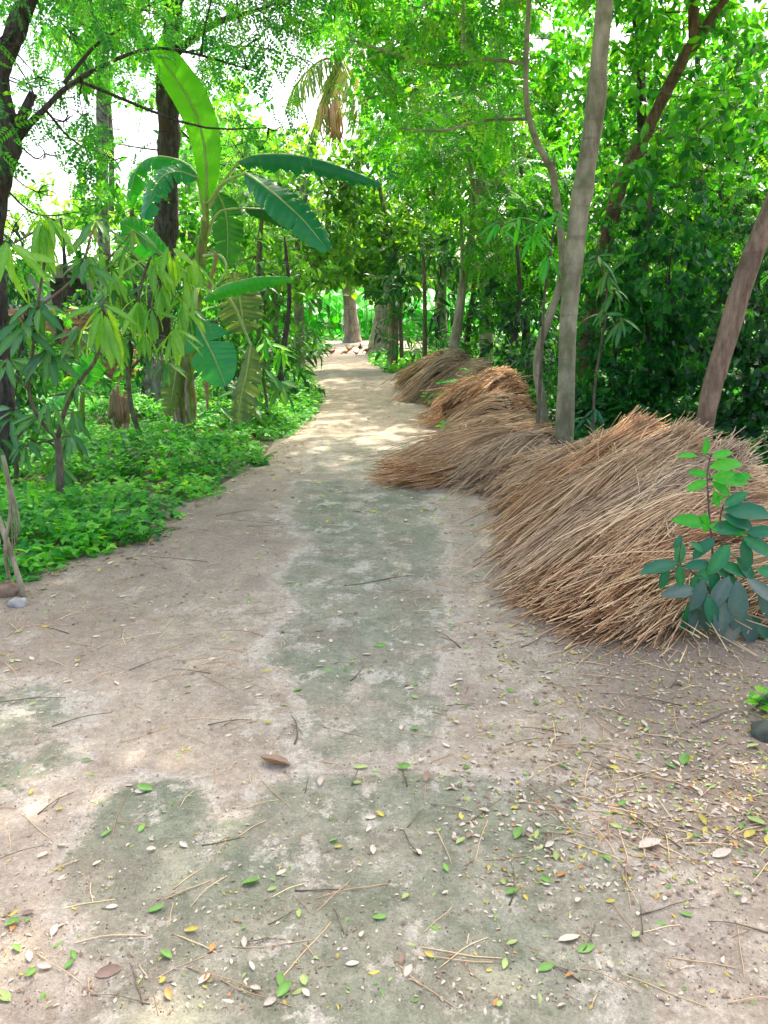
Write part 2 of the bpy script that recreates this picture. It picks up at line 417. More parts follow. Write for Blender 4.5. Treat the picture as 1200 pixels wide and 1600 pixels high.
# ------------------------------------------------------------------ ground, path, pond
def inpoly(X, Y, poly):
    inside = np.zeros(X.shape, bool); n = len(poly)
    for i in range(n):
        x0, y0 = poly[i]; x1, y1 = poly[(i + 1) % n]
        c = ((y0 > Y) != (y1 > Y)) & (X < (x1 - x0) * (Y - y0) / (y1 - y0 + 1e-12) + x0)
        inside ^= c
    return inside
def sdist(X, Y, poly):
    d = np.full(X.shape, 1e9); n = len(poly)
    for i in range(n):
        a = np.array(poly[i]); b = np.array(poly[(i + 1) % n]); e = b - a
        t = np.clip(((X - a[0]) * e[0] + (Y - a[1]) * e[1]) / (e @ e + 1e-12), 0, 1)
        d = np.minimum(d, np.hypot(X - a[0] - t * e[0], Y - a[1] - t * e[1]))
    return np.where(inpoly(X, Y, poly), d, -d)
def gpoly(px): return [tuple(G(x, y)[:2]) for x, y in px]
PATH = gpoly([(-500, 1900), (-500, 1000), (0, 905), (60, 880), (140, 862), (215, 845), (270, 805), (340, 765), (420, 705), (462, 672), (490, 650), (496, 615), (484, 580), (466, 552), (440, 533.5),
              (650, 533.5), (625, 549), (572, 553), (600, 574), (640, 590), (668, 612), (720, 660), (800, 690), (900, 712), (1000, 760), (1100, 850), (1300, 950), (1700, 1050), (1700, 1900)])
def jag(X, Y, s=1.0): return .06 * s * fbm(np.stack([X, Y], -1).reshape(-1, 2), 6, 3).reshape(X.shape) + .12 * s * fbm(np.stack([X, Y], -1).reshape(-1, 2), 1.6, 4).reshape(X.shape)
def hz(X, Y):
    X = np.asarray(X, float); Y = np.asarray(Y, float)
    s = sdist(X, Y, PATH) + jag(X, Y)
    P2 = np.stack([X, Y], -1).reshape(-1, 2)
    und = .018 * fbm(P2, 1.2, 5).reshape(X.shape) + .004 * fbm(P2, 9, 6).reshape(X.shape)
    return np.clip(s * .12, -.03, .03) + und * np.clip(s * 3, 0, 1)
MOSS = [gpoly(q) for q in [
    [(462, 760), (660, 755), (690, 800), (705, 870), (690, 930), (712, 1000), (705, 1060), (712, 1110), (695, 1170), (645, 1192), (580, 1186), (490, 1190), (445, 1150), (455, 1090), (430, 1040), (432, 930), (450, 850)],
    [(120, 1750), (150, 1560), (172, 1440), (152, 1360), (182, 1290), (215, 1245), (272, 1242), (280, 1290), (250, 1345), (290, 1330), (400, 1310), (430, 1250), (600, 1240), (640, 1225), (740, 1215), (920, 1225), (928, 1290), (960, 1330), (1010, 1420), (1040, 1500), (980, 1750)],
    [(-300, 1060), (60, 1075), (130, 1110), (120, 1200), (40, 1270), (-300, 1290)],
    [(500, 690), (600, 680), (660, 700), (670, 745), (560, 750), (470, 748)]]]
MOSSW = [.64, .92, .55, .45]
ys = np.concatenate([np.geomspace(.55, 34, 430)])
us = np.linspace(-1.25, 1.25, 330)
YY, UU = np.meshgrid(ys, us, indexing='ij')
XX = UU * (1.1 + .60 * YY)
ZZ = hz(XX, YY) + .004
ins = (sdist(XX, YY, PATH) + jag(XX, YY)) > -.14
moss = np.zeros_like(XX)
for q, w_ in zip(MOSS, MOSSW):
    s = sdist(XX, YY, q) + jag(XX, YY, 1.0)
    moss = np.maximum(moss, w_ * np.clip(s / .22 + .55, 0, 1))
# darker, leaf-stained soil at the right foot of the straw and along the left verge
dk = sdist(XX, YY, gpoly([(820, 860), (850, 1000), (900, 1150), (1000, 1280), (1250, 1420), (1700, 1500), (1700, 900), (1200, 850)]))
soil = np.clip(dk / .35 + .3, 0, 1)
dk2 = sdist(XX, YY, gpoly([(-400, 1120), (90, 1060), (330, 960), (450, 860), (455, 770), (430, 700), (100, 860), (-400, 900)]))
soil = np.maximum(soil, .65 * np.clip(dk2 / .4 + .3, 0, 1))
pale = np.clip(sdist(XX, YY, gpoly([(880, 1400), (1000, 1330), (1200, 1450), (1300, 1800), (800, 1800), (820, 1560)])) / .2 + .5, 0, 1)

def dirtmat(name, path=True):
    m, n, l, bs, out = newmat(name)
    tc = n.new('ShaderNodeTexCoord')
    def noise(s_, d_=6, r_=.6):
        a = n.new('ShaderNodeTexNoise'); a.inputs['Scale'].default_value = s_; a.inputs['Detail'].default_value = d_; a.inputs['Roughness'].default_value = r_
        l.new(tc.outputs['Object'], a.inputs['Vector']); return a.outputs['Fac']
    def att(k):
        a = n.new('ShaderNodeAttribute'); a.attribute_name = k; return a.outputs['Fac']
    def mix(f, a, b):
        x = n.new('ShaderNodeMix'); x.data_type = 'RGBA'
        for s_, v in ((0, f), (6, a), (7, b)):
            if hasattr(v, 'is_linked'): l.new(v, x.inputs[s_])
            elif isinstance(v, tuple): x.inputs[s_].default_value = (*v, 1)
            else: x.inputs[s_].default_value = v
        return x.outputs[2]
    def mapr(v, a, b, c=0, d=1):
        x = n.new('ShaderNodeMapRange'); x.inputs[1].default_value = a; x.inputs[2].default_value = b; x.inputs[3].default_value = c; x.inputs[4].default_value = d; l.new(v, x.inputs[0]); return x.outputs[0]
    def math_(op, a, b):
        x = n.new('ShaderNodeMath'); x.operation = op
        for i, v in enumerate((a, b)):
            if hasattr(v, 'is_linked'): l.new(v, x.inputs[i])
            else: x.inputs[i].default_value = v
        return x.outputs[0]
    n1, n2, n3, n4, n5 = noise(1.3, 4), noise(9, 8, .7), noise(45, 8, .75), noise(3.2, 10, .72), noise(15, 12, .8)
    base = mix(mapr(n2, .40, .60), (.27, .22, .16), (.415, .355, .275))
    base = mix(mapr(n1, .4, .62, 0, .7), base, (.38, .31, .24))
    if path:
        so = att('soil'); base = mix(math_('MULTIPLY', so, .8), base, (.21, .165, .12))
        # pale flaked cement skin
        pv = math_('ADD', mapr(n4, .40, .72), mapr(att('pale'), 0, 1, 0, .22))
        base = mix(math_('MULTIPLY', mapr(math_('ADD', math_('MULTIPLY', pv, .6), math_('MULTIPLY', n5, .4)), .50, .58), math_('SUBTRACT', .8, math_('MULTIPLY', so, .7))), base, (.48, .415, .33))
        ms_ = math_('ADD', att('moss'), math_('ADD', math_('MULTIPLY', math_('SUBTRACT', n4, .5), 1.3), math_('MULTIPLY', math_('SUBTRACT', n5, .5), 1.1)))
        mo = math_('MULTIPLY', mapr(ms_, .40, .58), mapr(noise(2.6, 5, .65), .36, .6, 1.0, .6))
        mc = mix(mapr(n2, .4, .62), (.145, .165, .11), (.25, .255, .185))
        mc = mix(mapr(n1, .46, .60, 0, .7), mc, (.09, .145, .085))
        base = mix(math_('MULTIPLY', mo, .93), base, mc)
        crust = math_('MULTIPLY', mapr(math_('ADD', math_('MULTIPLY', noise(5.5, 8, .7), .5), math_('MULTIPLY', n5, .5)), .53, .56), mapr(att('moss'), .05, .4, 0, .85))
        base = mix(crust, base, (.47, .425, .35))
        base = mix(math_('MULTIPLY', mapr(n5, .56, .62), .35), base, (.16, .12, .09))
        rim = math_('MULTIPLY', mapr(ms_, .15, .4), mapr(ms_, .42, .5, 1, 0)); base = mix(math_('MULTIPLY', rim, mapr(n5, .44, .52, 0, .7)), base, (.49, .44, .37))
        base = mix(math_('MULTIPLY', mapr(noise(2.1, 5), .52, .66), .55), base, (.215, .17, .135))
    gr = math_('MULTIPLY', mapr(n3, .3, .7, .72, 1.28), mapr(noise(150, 6, .9), .35, .65, .68, 1.32))
    hv = n.new('ShaderNodeHueSaturation'); l.new(base, hv.inputs['Color']); l.new(gr, hv.inputs['Value'])
    vo = n.new('ShaderNodeTexVoronoi'); vo.inputs['Scale'].default_value = 75; l.new(tc.outputs['Object'], vo.inputs['Vector'])
    pb = mapr(vo.outputs['Distance'], .05, .16, 1, 0)
    pb2 = math_('MULTIPLY', pb, mapr(noise(14, 2), .52, .6))
    fin = mix(math_('MULTIPLY', pb2, .7), hv.outputs[0], (.16, .125, .105))
    l.new(fin, bs.inputs['Base Color']); bs.inputs['Roughness'].default_value = .9; bs.inputs['Specular IOR Level'].default_value = .25
    hh = math_('ADD', math_('MULTIPLY', n3, .5), math_('ADD', n2, math_('MULTIPLY', pb2, .3)))
    bp = n.new('ShaderNodeBump'); bp.inputs['Strength'].default_value = .8; bp.inputs['Distance'].default_value = .012
    l.new(hh, bp.inputs['Height']); l.new(bp.outputs[0], bs.inputs['Normal'])
    return m
M['dirt'] = dirtmat('path_dirt'); M['ground'] = plainmat('ground_soil', (.15, .115, .08), .95, .45, 2.5)
ny, nx = YY.shape
vid = np.arange(ny * nx).reshape(ny, nx)
q = np.stack([vid[:-1, :-1], vid[:-1, 1:], vid[1:, 1:], vid[1:, :-1]], -1)
k_ = (ins[:-1, :-1] | ins[:-1, 1:] | ins[1:, 1:] | ins[1:, :-1])
q = q[k_]
used = np.zeros(ny * nx, bool); used[q.ravel()] = True; remap = np.cumsum(used) - 1
PV = np.stack([XX, YY, ZZ], -1).reshape(-1, 3)[used]
mb = MB(); mb.add(PV, remap[q])
tag(mb.build('path', M['dirt'], extra=dict(moss=moss.ravel()[used], soil=soil.ravel()[used], pale=pale.ravel()[used])), kind='structure')
# wide ground sheet
gx = np.concatenate([-np.geomspace(500, 10, 14), np.linspace(-9, 9, 60), np.geomspace(10, 500, 14)])
gy = np.concatenate([[-400, -150, -50, -20], np.linspace(-8, 36, 120), np.geomspace(38, 900, 14)])
gY, gX = np.meshgrid(gy, gx, indexing='ij')
gZ = -.014 + .012 * fbm(np.stack([gX, gY], -1).reshape(-1, 2), .8, 9).reshape(gX.shape)
_mi = (gY > 36) & (gY < 58)
gZ = np.where(_mi, -.6, gZ)
vid = np.arange(gX.size).reshape(gX.shape)
q = np.stack([vid[:-1, :-1], vid[:-1, 1:], vid[1:, 1:], vid[1:, :-1]], -1).reshape(-1, 4)
mb = MB(); mb.add(np.stack([gX, gY, gZ], -1).reshape(-1, 3), q)
tag(mb.build('ground', M['ground']), kind='structure')
wm, n, l, bs, out = newmat('pond_water'); bs.inputs['Base Color'].default_value = (.05, .07, .05, 1); bs.inputs['Roughness'].default_value = .06
mb = MB(); mb.add([(-60, 35.5, -.12), (60, 35.5, -.12), (60, 62, -.12), (-60, 62, -.12)], np.array([[0, 1, 2, 3]]))
tag(mb.build('pond', wm), kind='structure')

# ------------------------------------------------------------------ TREES
def LF(m, t='oval', s=.12, n=230, **k): return dict(dict(t=t, s=s, n=n, m=m), **k)
P_NEEM = dict(t='pinn', s=.34, n=150, k=4, m='neem', droop=.35, flat=.6, gap=.0, twr=.004)
P_BR = dict(t='pinnb', s=.36, n=130, k=4, m='bright', droop=.3, flat=.8, gap=-.1, twr=.004)

# left: tree at the very left edge whose boughs cross the top of the picture
tree('edge_tree', 'dark rough trunk at the left edge with a forked bough reaching across white sky', 'tree',
     [(-12, 640, 6.5, 62, 'g'), (-5, 560, 6.5, 42), (-8, 470, 6.5, 36), (-14, 380, 6.5, 36), (0, 270, 6.5, 38), (16, 215, 6.5, 34), (-2, 120, 6.5, 30), (20, 60, 6.5, 30), (45, 0, 6.5, 26), (90, -90, 6.5, 18)],
     [[(10, 235, 6.5, 20), (45, 195, 6.5, 12), (70, 170, 6.5, 9), (100, 140, 6.6, 8), (150, 108, 6.8, 7), (215, 80, 7, 5), (260, 76, 7.2, 4.5), (320, 88, 7.3, 4), (400, 112, 7.5, 2)],
      [(22, 215, 6.5, 20), (38, 175, 6.4, 16), (52, 145, 6.4, 13)],
      [(100, 130, 6.6, 7), (150, 70, 6.7, 5), (190, 45, 6.8, 3)],
      [(-2, 300, 6.5, 22), (-30, 330, 6.5, 16), (-80, 350, 6.5, 10)]],
     [(110, 50, 6.8, 70, (1, .8, .6)), (370, 20, 7.6, 80, (1.1, 1, .6)), (100, 190, 6.8, 60, (1.1, .7, .6), .8), (40, 130, 7.2, 70, (1, .8, .8), .8), (70, 240, 7, 55, (1, .8, .9), .7), (130, 180, 7.2, 45, (1, .8, .8), .7), (60, 300, 6.8, 55, (1, 1, .6), .8), (60, 120, 6.8, 50, (1, .8, .7), .8), (130, 330, 7, 45, (1, .8, .6), .5), (0, 60, 6.2, 70, (.8, .8, 1)),
      (400, 60, 7.2, 70, (1, 1, .7)), (180, 250, 7.5, 55, (1, .8, .5), .4), (420, 200, 7.5, 50, (1, .8, .5), .35), (150, -60, 6.5, 120), (350, -80, 6.5, 150), (-60, 150, 6, 90), (20, 360, 7, 45, (1, 1, 1), .7),
      ('w', -2.2, 8.0, 6.8, 1.9, (1, 1, .6)), ('w', -3.8, 8.6, 6.4, 1.9, (1, 1, .6)), ('w', -1.6, 6.2, 6.4, 1.7, (1, 1, .6)), ('w', -3.4, 6.0, 6.2, 1.7, (1, 1, .6)), ('w', -5.2, 7.0, 6.0, 1.9, (1, 1, .7)), ('w', -3.6, 10.8, 7.0, 1.5, (1, 1, .6), .4)],  # 'w' boughs: overhead, out of view, placed to shade the left side
     dict(P_NEEM, t='pinnb', s=.17, n=300, gap=-.02, k=4, twr=.002), 'bark_dark', sides=12, jit=.09)
tree('tall_tree', 'thick dark trunk rising straight behind the banana plant', 'tree',
     [(243, 660, 11, 52, 'g'), (245, 600, 11, 44), (250, 480, 11, 38), (255, 400, 11, 36), (262, 300, 11, 33), (264, 220, 11, 32), (262, 150, 11, 36), (268, 60, 11, 28), (275, -60, 11, 24), (280, -250, 11, 16)],
     [[(262, 120, 11, 14), (215, 60, 11, 10), (150, 0, 10.5, 6)], [(266, 90, 11, 14), (330, 40, 10.8, 10), (420, 10, 10.5, 5)]],
     [(250, 20, 11, 95), (350, 50, 10.8, 75, (1, 1, .8)), (220, 15, 10.6, 80, (1.2, .6, .6)), (195, 165, 11, 45, (1, .6, .7), .8), (150, 215, 11.5, 40, (1, .8, .7), .6), (170, 40, 11, 80, (1, .8, .8)), (420, 20, 10.5, 90, (1, 1, .7)), (320, 130, 11.5, 60, (1.1, 1, .6), .8), (80, 0, 11, 90), (470, 90, 10.5, 60, (1, 1, .8), .8), (250, -150, 10, 200), (450, -150, 10, 200), (60, -150, 10, 200), (370, 230, 13, 75, (1, 1, .9), .8)],
     dict(P_NEEM, s=.25, n=150), 'bark_dark', sides=14, jit=.12)
tree('slim_palm_tree', 'slim mottled grey trunk standing against the white sky at upper left', 'tree',
     [(172, 610, 18, 26, 'g'), (166, 450, 18, 21), (160, 320, 18, 19), (160, 230, 18, 19), (160, 140, 18, 19), (158, 20, 18, 17), (155, -80, 18, 14)],
     [[(174, 330, 19, 9), (174, 230, 19, 9), (170, 150, 19, 9), (180, 60, 18.5, 6)]],
     [(160, 90, 18, 60, (1, 1, .8)), (110, 10, 18, 80), (210, 0, 18, 80), (170, -100, 18, 130), (215, 150, 18.5, 40, (1, 1, 1), .6)],
     LF('neem', 'oval', .17, 170, gap=.0), 'bark_palm')
# mass of glossy-leaved trees on the left side of the path
LD = LF('glossy', 'ovalw', .17, 150, k=6, droop=.25, gap=-.12, twr=.006)
tree('jackfruit_tree', 'dark glossy tree crowding the left path edge beside the bright banana leaf', 'tree',
     [(400, 640, 12.5, 16, 'g'), (402, 560, 12.5, 13), (410, 480, 12.5, 11), (405, 400, 12.5, 9), (410, 330, 12.5, 6)], [],
     [(425, 540, 12, 45, (1, 1, 1.2)), (430, 470, 12.3, 60), (400, 400, 12.5, 65), (450, 420, 12.8, 50), (400, 330, 12.8, 60), (360, 440, 12.8, 55), (470, 500, 12.6, 35), (370, 540, 12.4, 50)],
     LF('glossy', 'mango', .22, 80, k=7, droop=.35, gap=-.15, off=-.2), 'twig')
tree('round_leaved_tree', 'round-leaved green tree behind the arching banana leaf', 'tree',
     [(470, 600, 17, 18, 'g'), (468, 520, 17, 16), (465, 430, 17, 13), (470, 340, 17, 10), (480, 300, 17, 5)], [],
     [(440, 330, 17, 62), (510, 330, 17.2, 66), (480, 395, 17, 50), (545, 385, 17.5, 52), (390, 270, 17.5, 60), (455, 265, 17.5, 50), (520, 270, 17.8, 45), (420, 430, 16.5, 50), (475, 440, 18, 34, (1, 1, .6))],
     dict(LD, s=.18, n=140), 'bark_grey')
tree('path_side_tree', 'dense glossy tree right of the far trunk, its low boughs over the path', 'tree',
     [(614, 590, 18, 20, 'g'), (612, 540, 18, 14), (614, 470, 18, 13), (606, 400, 18, 11), (600, 330, 18, 8), (590, 280, 18, 5)], [],
     [(575, 345, 18, 62), (640, 330, 18, 66), (610, 400, 17.5, 58), (585, 440, 18, 32, (1, 1, .7)), (650, 400, 17, 50), (590, 270, 18, 55), (650, 260, 18, 50), (690, 330, 17.5, 50), (540, 300, 18.5, 50)],
     dict(LD, s=.18, n=140), 'bark_grey')
DK = LF('dark', 'mango', .26, 85, k=7, droop=.4, gap=-.2)
tree('dark_leaved_sapling', 'dark long-leaved sapling with a thin straight trunk beside the far straw heap', 'tree',
     [(663, 578, 14.5, 9, 'g'), (664, 520, 14.5, 7), (663, 440, 14.5, 6), (660, 380, 14.5, 4)], [],
     [(640, 500, 14.5, 30), (690, 480, 14.8, 34), (660, 430, 14.5, 40), (700, 430, 15, 34), (640, 545, 14.8, 18), (690, 530, 14.8, 24)], DK, 'twig')
tree('dark_leaved_sapling', 'dark sapling with paired thin trunks above the green verge patch', 'tree',
     [(616, 570, 17, 12, 'g'), (617, 500, 17, 11), (615, 440, 17, 9), (618, 380, 17, 5)], [[(628, 560, 17, 7), (626, 500, 17, 6), (622, 430, 17, 5)]],
     [(600, 470, 16.8, 26), (640, 455, 17, 34), (610, 425, 17, 34), (650, 510, 17.3, 24), (588, 500, 16.6, 14)], DK, 'twig')
# the far end of the path
tree('far_tree', 'thick grey-brown trunk standing in the open at the far end of the path', 'tree',
     [(550, 536, 28.5, 36, 'g'), (550, 520, 28.5, 25), (547, 480, 28.5, 21), (543, 430, 28.5, 20), (540, 380, 28.5, 18), (540, 320, 28.5, 14)], [],
     [(520, 400, 28, 40), (570, 400, 28, 40), (545, 350, 28.5, 60), (490, 420, 27.5, 30, (1, 1, .6), .8), (600, 350, 28, 50), (500, 350, 28, 50), (455, 410, 28, 36), (540, 430, 29, 20)],
     LF('glossy', 'oval', .32, 50, k=7), 'bark_far', sides=14, jit=.08)
tree('whitewashed_tree', 'pale broad trunk just right of the hens at the far end of the path', 'tree',
     [(598, 556, 23, 62, 'g'), (598, 535, 23, 42), (600, 490, 23, 30), (600, 440, 23, 27), (596, 390, 23, 24), (590, 320, 23, 16)], [[(612, 556, 23.2, 18), (618, 500, 23.2, 14), (622, 440, 23, 10)]],
     [(590, 350, 23, 50), (640, 370, 23, 50), (560, 330, 23, 40), (640, 430, 23.5, 36)], LF('mid', 'oval', .26, 80), 'bark_pale', sides=14, jit=.06)
tree('bright_tree', 'sunlit yellow-green tree low on the skyline above the arching banana leaf', 'tree',
     [(400, 545, 30, 14, 'g'), (400, 450, 30, 12), (405, 300, 30, 10), (410, 240, 30, 6)], [],
     [(400, 260, 30, 60), (440, 240, 30, 50), (350, 250, 31, 60), (470, 270, 30, 40), (330, 190, 31, 50), (380, 210, 31, 36), (420, 320, 30, 80)], LF('far', 'oval', .38, 34, gap=-.1), 'bark_grey')
tree('pale_far_tree', 'pale grey-green tree far off below the sky patch at left', 'tree',
     [(110, 545, 34, 14, 'g'), (110, 430, 34, 12), (112, 330, 34, 8)], [], [(110, 320, 34, 45), (70, 345, 34, 45), (150, 340, 34, 50), (190, 330, 33, 50), (110, 400, 34, 60)], LF('far', 'oval', .4, 26, gap=-.05), 'bark_grey')
tree('bush_tree', 'leafy green tree behind the dark trunk at left', 'tree',
     [(200, 620, 14, 12, 'g'), (200, 500, 14, 9), (205, 350, 14, 7), (210, 290, 14, 4)], [],
     [(200, 330, 14, 60), (150, 380, 14, 40), (180, 280, 14.5, 45), (300, 380, 13.8, 55), (300, 300, 14, 55), (340, 350, 13.5, 45), (360, 250, 14.5, 55), (215, 440, 13.6, 50), (300, 470, 13.5, 55), (290, 225, 14.5, 40)],
     LF('mid', 'oval', .17, 130, k=6, gap=-.1), 'twig')
# right side
tree('tall_pale_tree', 'smooth grey-green trunk leaning right beside the big straw heap, tallest on the right', 'tree',
     [(880, 720, 6.8, 38, 'g'), (881, 690, 6.8, 31), (885, 600, 6.8, 27), (888, 500, 6.8, 27), (897, 400, 6.8, 30), (905, 330, 6.8, 31), (911, 295, 6.8, 34), (915, 270, 6.8, 30), (926, 200, 6.8, 30), (932, 150, 6.8, 32), (936, 100, 6.8, 27), (945, 0, 6.8, 26), (960, -150, 6.8, 24), (965, -400, 6.5, 18), (940, -700, 6, 10)],
     [], [('w', 1.6, 8.6, 7.2, 1.9, (1, 1, .6)), ('w', 3.4, 9.6, 7.4, 2.0, (1, 1, .6)), ('w', -.2, 8.6, 7.4, 1.9, (1, 1, .6)), ('w', .8, 6.4, 7.0, 1.9, (1, 1, .6)), ('w', 2.6, 6.6, 6.8, 1.9, (1, 1, .6)), ('w', 1.5, 10.6, 7.8, 1.8, (1, 1, .6)), ('w', 4.2, 7.6, 7.0, 1.8, (1, 1, .6)), ('w', 0.4, 10.8, 7.9, 1.9, (1, 1, .6)), ('w', 3.2, 11.8, 8.2, 1.9, (1, 1, .6)), ('w', 2.2, 7.6, 8.4, 1.9, (1, 1, .6)), ('w', 0, 7.2, 8.4, 1.9, (1, 1, .6)), ('w', 1.2, 9.6, 8.9, 1.9, (1, 1, .6)), ('w', 1.3, 13.6, 8.4, 1.6, (1, 1, .5), .5), ('w', -.4, 13.2, 8.3, 1.4, (1, 1, .5), .4)],  # unseen crown above the frame, placed and thickened to shade the path
     dict(LF('bright', 'oval', .17, 165, k=7), gap=-.7, shell=.1), 'bark_grey', sides=14, jit=.03)
tree('leaning_tree', 'bare brown trunk leaning right, rising out of the big straw heap', 'tree',
     [(1092, 735, 5.3, 38, 'g'), (1098, 690, 5.3, 27), (1112, 610, 5.3, 30), (1135, 530, 5.3, 31), (1162, 440, 5.3, 32), (1195, 350, 5.3, 30), (1245, 230, 5.3, 30), (1310, 60, 5.3, 28), (1350, -150, 5.2, 22), (1370, -450, 5, 16)],
     [], [('w', 4.6, 5.6, 6.0, 1.7, (1, 1, .6)), ('w', 3.2, 4.8, 6.2, 1.6, (1, 1, .6)), ('w', 5.8, 7, 6.0, 1.8, (1, 1, .7)), ('w', 1.8, 4.4, 6.4, 1.4, (1, 1, .5))],  # more unseen overhead leaf masses, added to keep sun off the foreground
     dict(LF('neem', 'oval', .17, 170, k=7), gap=-.7, shell=.1), 'bark_brown', sides=14, jit=.03)
tree('crooked_sapling', 'thin crooked pale sapling bending left just behind the tall smooth trunk', 'tree',
     [(852, 665, 8, 18, 'g'), (848, 640, 8, 15), (840, 585, 8, 14), (843, 540, 8, 13), (862, 485, 8, 13), (878, 430, 8, 12), (877, 370, 8, 12), (868, 300, 8, 11), (862, 265, 8, 12), (840, 225, 8, 10), (824, 170, 8, 9), (822, 100, 8, 8), (827, 0, 8, 7), (835, -80, 8, 5)],
     [[(822, 100, 8, 5), (760, 93, 8, 4), (690, 103, 8, 4), (620, 85, 8, 4), (540, 60, 8, 2)], [(826, 186, 8, 5), (760, 188, 8, 4), (690, 204, 8, 3.5), (620, 200, 8, 2)], [(866, 262, 8, 5), (867, 240, 8, 3)]],
     [(600, 60, 8, 70, (1.2, 1, .5), .8), (700, 70, 8, 75, (1.2, 1, .5)), (780, 50, 8.3, 70, (1, 1, .6)), (700, 165, 8, 60, (1.3, 1, .5)), (620, 150, 8.5, 60, (1.2, 1, .5), .8), (770, 150, 8.5, 60, (1, 1, .7)), (700, -40, 8, 110), (840, -40, 8, 90)],
     dict(P_BR, s=.22, n=200, gap=.05, off=.12), 'bark_grey', auto=False)
tree('red_barked_tree', 'red-brown trunk leaning right and forking near the top right corner', 'tree',
     [(900, 690, 10, 34, 'g'), (925, 480, 10, 26), (950, 365, 10, 23), (972, 285, 10, 20), (1008, 210, 10, 19), (1040, 145, 10, 18), (1072, 85, 10, 19), (1085, 60, 10, 19), (1082, 0, 10, 15), (1070, -100, 10, 12)],
     [[(1082, 75, 10, 18), (1110, 30, 10, 14), (1140, -10, 10, 11), (1180, -60, 10, 8)]],
     [(1130, 60, 10, 70, (1, 1, .7), .5), (1040, 20, 10.5, 80, (1, 1, .8), .7), (1150, 140, 10, 80), (970, 30, 11, 70), (1080, -80, 10, 150), (980, 110, 10.5, 60, (1, 1, 1), .7), (1190, -20, 10, 80, (1, 1, 1), .5)],
     LF('bright', 'oval', .14, 230, k=6, gap=-.12, droop=.4), 'bark_red', sides=12, jit=.08)
tree('dark_forked_tree', 'dark upright trunk seen through leaves between the pale and red trunks', 'tree',
     [(1000, 680, 11.5, 22, 'g'), (1003, 500, 11.5, 20), (1005, 300, 11.5, 16), (1002, 150, 11.5, 15), (1000, 60, 11.5, 16), (1000, 0, 11.5, 12), (1000, -80, 11.5, 8)],
     [[(998, 60, 11.5, 9), (985, 10, 11.5, 7), (975, -30, 11.5, 5)], [(1003, 120, 11.5, 6), (1025, 70, 11.3, 5), (1035, 20, 11, 4)]],
     [(960, 160, 11.5, 60), (1030, 200, 11.5, 60, (1, 1, 1), .8), (1000, 260, 11, 60), (940, 230, 12, 50)],
     LF('mid', 'oval', .14, 230, k=6, gap=-.1), 'bark_dark')
tree('pale_forked_tree', 'pale trunk leaning right over the farthest straw heap', 'tree',
     [(705, 590, 12.5, 20, 'g'), (708, 555, 12.5, 17), (716, 500, 12.5, 15), (724, 440, 12.5, 13), (733, 390, 12.5, 12), (741, 330, 12.5, 9), (735, 250, 12.5, 8), (726, 140, 12.5, 8), (724, 0, 12.5, 6), (724, -80, 12.5, 5)],
     [[(720, 470, 12.5, 7), (722, 400, 12.4, 6), (720, 340, 12.4, 4)]],
     [(740, 280, 12, 60), (800, 260, 12, 60), (690, 250, 12.5, 55), (760, 350, 12, 55), (720, 190, 12.5, 60), (810, 340, 12.5, 50), (790, 190, 12.5, 50), (740, 420, 12.3, 34), (650, 180, 13, 60), (780, 420, 12.3, 36)],
     dict(P_BR, s=.27, n=150, gap=-.1), 'bark_pale')
tree('back_tree', 'tall yellow-green tree filling the top centre behind the crossing branches', 'tree',
     [(760, 590, 16, 24, 'g'), (758, 450, 16, 20), (750, 250, 16, 16), (740, 100, 16, 12), (735, -50, 16, 8)], [],
     [(560, 60, 16, 75), (640, 40, 16, 80), (620, 130, 16, 75), (700, 110, 16, 80), (780, 80, 16, 80), (640, 220, 16.5, 70), (720, 220, 16, 75), (800, 180, 15.5, 80), (850, 60, 15.5, 80), (600, -60, 16, 100), (760, -60, 16, 120), (500, 10, 16.5, 60, (1, 1, 1), .7), (900, 150, 15, 70)],
     LF('bright', 'oval', .17, 170, k=7, gap=-.1, droop=.4, off=.1), 'bark_grey')
tree('back_tree', 'wide leafy tree far behind the vines at the right edge', 'tree',
     [(1080, 620, 15, 26, 'g'), (1080, 400, 15, 22), (1090, 200, 15, 16), (1090, 80, 15, 8)], [],
     [(1000, 300, 15, 90), (1100, 280, 15, 95), (1190, 250, 14.5, 90), (1060, 180, 15, 80), (1160, 130, 15, 80, (1, 1, 1), .7), (920, 330, 15, 80), (1240, 120, 14, 110), (870, 250, 15, 80), (1180, 350, 14, 90), (1250, 350, 14, 90), (1010, 400, 14, 80)],
     LF('mid', 'oval', .16, 200, k=7, gap=-.3), 'bark_dark')
tree('back_tree', 'shaded green tree behind the crooked sapling', 'tree',
     [(820, 610, 13.5, 16, 'g'), (822, 480, 13.5, 12), (815, 350, 13.5, 9), (815, 260, 13.5, 6)], [],
     [(810, 330, 13.5, 60), (850, 400, 13, 60), (790, 430, 13, 50), (870, 310, 13.5, 60), (830, 490, 12.6, 50), (770, 500, 13.4, 40), (920, 430, 13, 60)],
     LF('mid', 'oval', .14, 220, k=7, gap=-.25), 'bark_dark')

